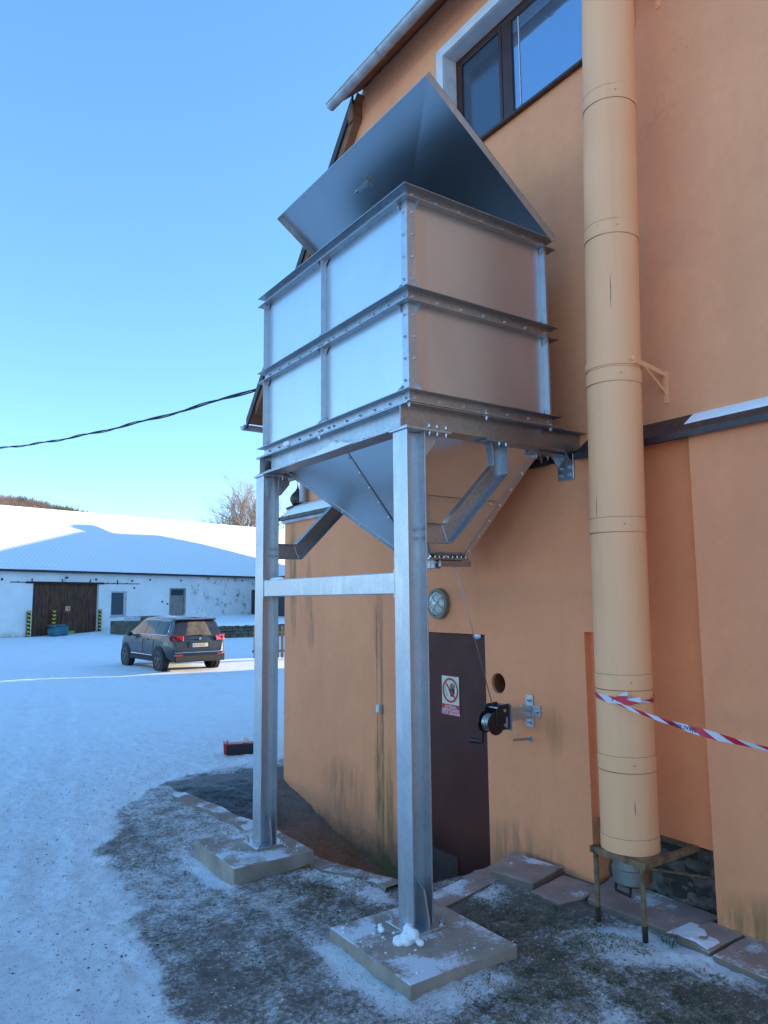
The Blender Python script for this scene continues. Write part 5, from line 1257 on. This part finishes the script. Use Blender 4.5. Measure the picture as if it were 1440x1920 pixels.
for sgn in (1, -1):
    for x0, x1, ta, tb_ in ((-.42, .42, .12, .86), (.47, 1.28, .10, .88), (1.33, 2.12, .10, .86)):
        b = B(); n = 6; vs = []
        for i in range(n+1):
            x = x0+(x1-x0)*i/n; tt = tb_
            if x > 1.9: tt = min(tb_, .88)
            vs += [side_pt(x, ta, sgn), side_pt(x, tt, sgn)]
        b.add(vs, [(2*i, 2*i+1, 2*i+3, 2*i+2) for i in range(n)]); mk('side_window', b, 'carglass', car)
    b = B(); b.tube([side_pt(x, .06, sgn, .008) for x in np.linspace(-.45, 2.5, 12)], .012, 6); b.tube([side_pt(x, t_, sgn, .008) for x, t_ in ((-.47, .06), (-.46, .5), (-.36, .93))], .014, 6); b.tube([side_pt(x, .95, sgn, .004) for x in np.linspace(-.36, 1.85, 10)], .010, 6); mk('window_trim', b, 'chrome', car, smooth=2)
    b = B(); b.tube([(x, sgn*.60, 1.645+.035*min(1, (x+.3)*3, (1.75-x)*3)) for x in np.linspace(-.3, 1.75, 12)], .014, 6); mk('roof_rail', b, 'chrome', car, smooth=2)
    b = B(); b.ellip((2.2, sgn*1.03, 1.08), (.09, .11, .08), 12, 8); b.box(2.18, 2.26, min(sgn*.88, sgn*1.0), max(sgn*.88, sgn*1.0), 1.02, 1.06); mk('mirror', b, 'carpaint', car, smooth=True)
    # lower cladding
    b = B(); b.box(.42, 2.4, min(sgn*.86, sgn*.925), max(sgn*.86, sgn*.925), .29, .44); mk('sill_cladding', b, 'rubber', car, bevel=.02)
    b = B(); b.tube([(.45, sgn*.925, .47), (1.4, sgn*.93, .475), (2.3, sgn*.925, .47)], .014, 6); mk('sill_trim', b, 'chrome', car)
    for x in (.95, 1.95): b = B(); b.box(x-.09, x+.09, min(sgn*.905, sgn*.935), max(sgn*.905, sgn*.935), .93, .965); mk('door_handle', b, 'carpaint', car, bevel=.01)
    b = B()
    for x in (.44, 1.31): b.tube([(x, sgn*.924, .46), (x, sgn*.926, .72), (x, sgn*.908, .95)], .005, 4)
    mk('door_gap', b, 'rubber', car)
    # lights wrap
    b = B(); b.prism([(-.905, sgn*.30, .95), (-.915, sgn*.52, .93), (-.86, sgn*.84, .93), (-.80, sgn*.875, .93), (-.66, sgn*.895, .98), (-.66, sgn*.875, 1.05), (-.80, sgn*.85, 1.09), (-.87, sgn*.80, 1.10), (-.90, sgn*.50, 1.075), (-.89, sgn*.30, 1.04)][1:9], (-.02, sgn*.012, 0)); tl = mk('tail_light', b, 'taillight', car, bevel=.006)
    for k in range(2):
        b = B(); y_ = .60+.12*k; b.box(-.912, -.902, min(sgn*y_, sgn*(y_+.012)), max(sgn*y_, sgn*(y_+.012)), .95, 1.08); mk('light_divider', b, 'rubber', tl)
    b = B(); b.box(-.965, -.93, min(sgn*.55, sgn*.80), max(sgn*.55, sgn*.80), .50, .54); mk('reflector', b, 'taillight', car)
    b = B(); b.box(-.975, -.93, min(sgn*.38, sgn*.68), max(sgn*.38, sgn*.68), .335, .385); mk('exhaust_trim', b, 'chrome', car, bevel=.01)
    for x in (0, 2.84):
        b = B(); b.tube([(x, sgn*.80, .36), (x, sgn*.927, .36)], .415, 32); mk('wheel_arch', b, 'rubber', car, smooth=True)
        b = B(); n = 28; rr = [(.70, .30), (.70, .34), (.72, .357), (.90, .357), (.935, .335), (.935, .245), (.92, .24)]
        vs = [(x+r_*math.cos(2*math.pi*k/n), sgn*y_, .357+r_*math.sin(2*math.pi*k/n)) for y_, r_ in rr for k in range(n)]
        b.add(vs, [(j*n+k, j*n+(k+1) % n, (j+1)*n+(k+1) % n, (j+1)*n+k) for j in range(len(rr)-1) for k in range(n)]); wh = mk('wheel', b, 'rubber', car, smooth=True)
        b = B(); b.tube([(x, sgn*.905, .357), (x, sgn*.915, .357)], .235, 28); mk('hub_disc', b, 'rubber', wh)
        b = B(); b.tube([(x, sgn*.916, .357), (x, sgn*.935, .357)], .05, 12)
        for k in range(5):
            th = 2*math.pi*k/5+.3
            for dth in (-.12, .12):
                b.add([(x+r_*math.cos(th+dd), sgn*yy, .357+r_*math.sin(th+dd)) for yy in (.917, .937) for r_, dd in ((.04, dth*3), (.235, dth-.06), (.235, dth+.06), (.04, dth*3+.5))], [(0, 1, 2, 3), (4, 7, 6, 5), (0, 4, 5, 1), (1, 5, 6, 2), (2, 6, 7, 3), (3, 7, 4, 0)])
        ringv = [(x+r_*math.cos(2*math.pi*k/n), sgn*yy, .357+r_*math.sin(2*math.pi*k/n)) for yy, r_ in ((.917, .225), (.937, .225), (.937, .245), (.917, .245)) for k in range(n)]
        b.add(ringv, [(j*n+k, j*n+(k+1) % n, (j+1)*n+(k+1) % n, (j+1)*n+k) for j in range(3) for k in range(n)]); mk('rim', b, 'rim', wh)
# rear: glass, spoiler, plate, bumper
def rear(z, off=.008): return float(np.interp(z, Zr_, Xr_))-off
b = B(); n = 8; vs = []
for j in range(n+1):
    z = 1.08+(1.485-1.08)*j/n; wz = .70-.12*j/n
    for i in range(9): y = -1+2*i/8; vs.append((rear(z)+.03*y*y, wz*y, z))
b.add(vs, [(j*9+i, j*9+i+1, (j+1)*9+i+1, (j+1)*9+i) for j in range(n) for i in range(8)]); rg = mk('rear_window', b, 'dustyglass', car, smooth=2)
b = B(); b.tube([(rear(1.085)-.015, .32, 1.085), (rear(1.10)-.02, -.10, 1.10), (rear(1.09)-.015, -.12, 1.08)], .010, 5); mk('wiper', b, 'rubber', car)
b = B(); b.prism([(-.50, -.66, 1.605), (-.70, -.64, 1.575), (-.70, -.64, 1.545), (-.55, -.66, 1.52)], (0, 1.30, 0)); mk('spoiler', b, 'carpaint', car, bevel=.01)
b = B(); b.box(-.708, -.7005, -.2, .2, 1.552, 1.566); mk('brake_light', b, 'taillight', car)
b = B(); b.box(-.925, -.903, -.36, .36, .70, .90); mk('plate_recess', b, 'carpaint', car, bevel=.01)
b = B(); b.box(-.932, -.9255, -.26, .26, .745, .855); pl = mk('number_plate', b, 'plate', car)
b = B(); b.box(-.934, -.9322, .215, .258, .748, .852); mk('plate_band', b, simple('plate_blue', (.05, .12, .4), .5), pl)
vs, fs = text_mesh('5L9 0237', .105, .001); b = B(); b.add([(-.9335, .015-v.x*.95, .765+v.y) for v in vs], fs); mk('plate_text', b, 'sign_black', pl)
b = B(); b.box(-.985, -.86, -.80, .80, .315, .50); mk('rear_bumper', b, 'rubber', car, bevel=.03)
b = B(); b.box(-.985, -.94, -.78, .78, .585, .605); mk('bumper_strip', b, 'chrome', car, bevel=.004)
b = B(); b.box(-.912, -.897, -.36, .36, .995, 1.0); b.box(-.93, -.9, -.03, .03, .955, 1.02); mk('badge', b, 'chrome', car, bevel=.008)
b = B()
for y in (-.74, .74): b.tube([(rear(z, .004), y*(1 if z < 1.05 else .93), z) for z in (.64, .80, .93)], .004, 4)
b.tube([(rear(.655, .004), y, .655) for y in (-.74, .74)], .004, 4); mk('hatch_gap', b, 'rubber', car)

# ------------------------------------------------------------------ overhead cable
b = B(); p0, p1 = Vector((4.10, 8.92, 2.863)), Vector((2.271, 20, 3.805))
for off, ph in ((0, 0), (.020, 2), (.012, 4)):
    pts = []
    for k in range(121):
        t = k/60; p = p0.lerp(p1, t); p.z -= .13*4*t*(1-t); pts.append(p+Vector((off*math.sin(t*30+ph), 0, off*1.2*math.cos(t*30+ph))))
    b.tube(pts, .010, 6)
mk('overhead_cable', b, 'rubber', None, base=p0, smooth=2, label='twisted black overhead cable sagging from the roof corner across the sky', cat='cable')

# ------------------------------------------------------------------ trees
def tree(base, H, label, seed, spread=.55, lv=6, lean=0, grp='bare trees behind the barn', kf=1.0):
    rn = random.Random(seed); t = empty('bare_tree', base, label, 'tree', grp)
    bt, bc = B(), B()
    def grow(p, d, L, r_, lvl):
        b_ = bt if lvl == 0 else bc
        n = 4 if lvl < 3 else 3; pts = [p]; q = p.copy(); dd = d.copy()
        for k in range(n):
            dd = (dd+Vector((rn.gauss(0, .13), rn.gauss(0, .13), rn.gauss(.04, .08)))).normalized(); q = q+dd*L/n; pts.append(q.copy())
        b_.tube(pts, [r_*(1-.55*k/n) for k in range(n+1)], 6 if lvl < 2 else 3, False)
        if lvl >= lv: return
        nc = 6 if lvl == 0 else (4 if lvl < 4 else 3)
        for c_ in range(nc):
            f = rn.uniform(.35, 1) if c_ else 1.0; i = min(n-1, int(f*n)); pp = pts[i].lerp(pts[i+1], f*n-i) if i < n else pts[-1]
            a_ = rn.uniform(0, 6.28); sp_ = rn.uniform(.35, 1.0)*spread*1.5
            side = dd.orthogonal().normalized(); side.rotate(Matrix.Rotation(a_, 3, dd)) if False else None
            ax = dd.orthogonal().normalized(); ax = Matrix.Rotation(a_, 3, dd) @ ax
            nd = (dd*math.cos(sp_)+ax*math.sin(sp_)); nd = (nd+Vector((0, 0, .12))).normalized()
            grow(pp, nd, L*rn.uniform(.58, .82), r_*.52, lvl+1)
    grow(Vector(base), Vector((lean, 0, 1)).normalized(), H*.27, H*.021, 0)
    mk('trunk', bt, 'bark', t, smooth=2); mk('crown', bc, 'bark', t, smooth=2)
tree((42.6, 95, 1.5), 22.5, 'wide bare tree rising behind the barn roof left of the far column', 11, .62, 6)
tree((45.9, 97, 3), 17.5, 'narrower bare tree behind the barn roof right of the far column', 5, .45, 5)

# onion-domed tower
tt = empty('onion_tower', (42.35, 80.3, -2), 'small white bell tower with a dark onion dome beyond the orange wall', 'tower', rz=R(-8), local=True)
b = B(); b.box(-1.0, 1.0, -1.0, 1.0, 0, 13.15); mk('shaft', b, 'cream_wall', tt)
b = B(); b.box(-1.15, 1.15, -1.15, 1.15, 13.151, 13.45); mk('cornice', b, 'copper', tt)
b = B(); b.box(-.25, .25, -1.03, -1.001, 11.9, 12.7); mk('window', b, 'black', tt)
b = B(); b.box(-1.03, -1.001, -.25, .25, 11.9, 12.7); mk('window', b, 'black', tt)
b = B(); pr_ = [(0, .6), (.1, .55), (.35, .75), (.75, .95), (1.2, .97), (1.65, .72), (2.0, .36), (2.35, .14), (2.8, .07), (4.3, .04)]
b.tube([(0, 0, 13.45+h) for h, _ in pr_], [r_ for _, r_ in pr_], 24); mk('onion_dome', b, 'copper', tt, smooth=True)

# hill with woods
n1, n2 = 60, 16
b = B(); vs = []
for i in range(n1+1):
    for j in range(n2+1):
        x = -120+260*i/n1; y = 260+140*j/n2
        crest = np.interp(x, [-120, 20, 42, 66, 90, 140], [44, 41, 40.0, 35.5, 25, 14]); vs.append((x, y, -3+(crest+1)*math.sin(min(1, j/n2*3)*math.pi/2)*(1 if j < n2*.6 else .9)))
b.add(vs, [(i*(n2+1)+j, (i+1)*(n2+1)+j, (i+1)*(n2+1)+j+1, i*(n2+1)+j+1) for i in range(n1) for j in range(n2)]); mk('hill', b, 'far_wood', smooth=2, kind='structure')
b = B()
for k in range(2600):
    x = random.uniform(-60, 95); y = random.uniform(290, 322); j = (y-260)/140*n2
    crest = np.interp(x, [-120, 20, 42, 66, 90, 140], [44, 41, 40.0, 35.5, 25, 14]); z = -3+(crest+1)*math.sin(min(1, j/n2*3)*math.pi/2)
    h = random.uniform(2.2, 4.2)*(1 if random.random() < .97 else 1.4); b.cm = 1 if (fbm(np.array([x]), np.array([y]), .12, 2, 3)[0] > .56) else 0
    for q_ in range(16 if b.cm == 0 else 9):
        a_ = random.uniform(0, 6.28); el = random.uniform(.5, 1.4); L = h*random.uniform(.4, 1) ; w_ = .10 if b.cm == 0 else .3
        e_ = (x+math.cos(a_)*math.cos(el)*L*.7, y+math.sin(a_)*math.cos(el)*L*.7, z+math.sin(el)*L); b.add([(x-w_, y, z), (x+w_, y, z), e_], [(0, 1, 2)])
mk('woodland', b, ['far_wood', 'far_pine'], kind='stuff', label='leafless woodland on the far hilltop above the barn roof', cat='woodland')
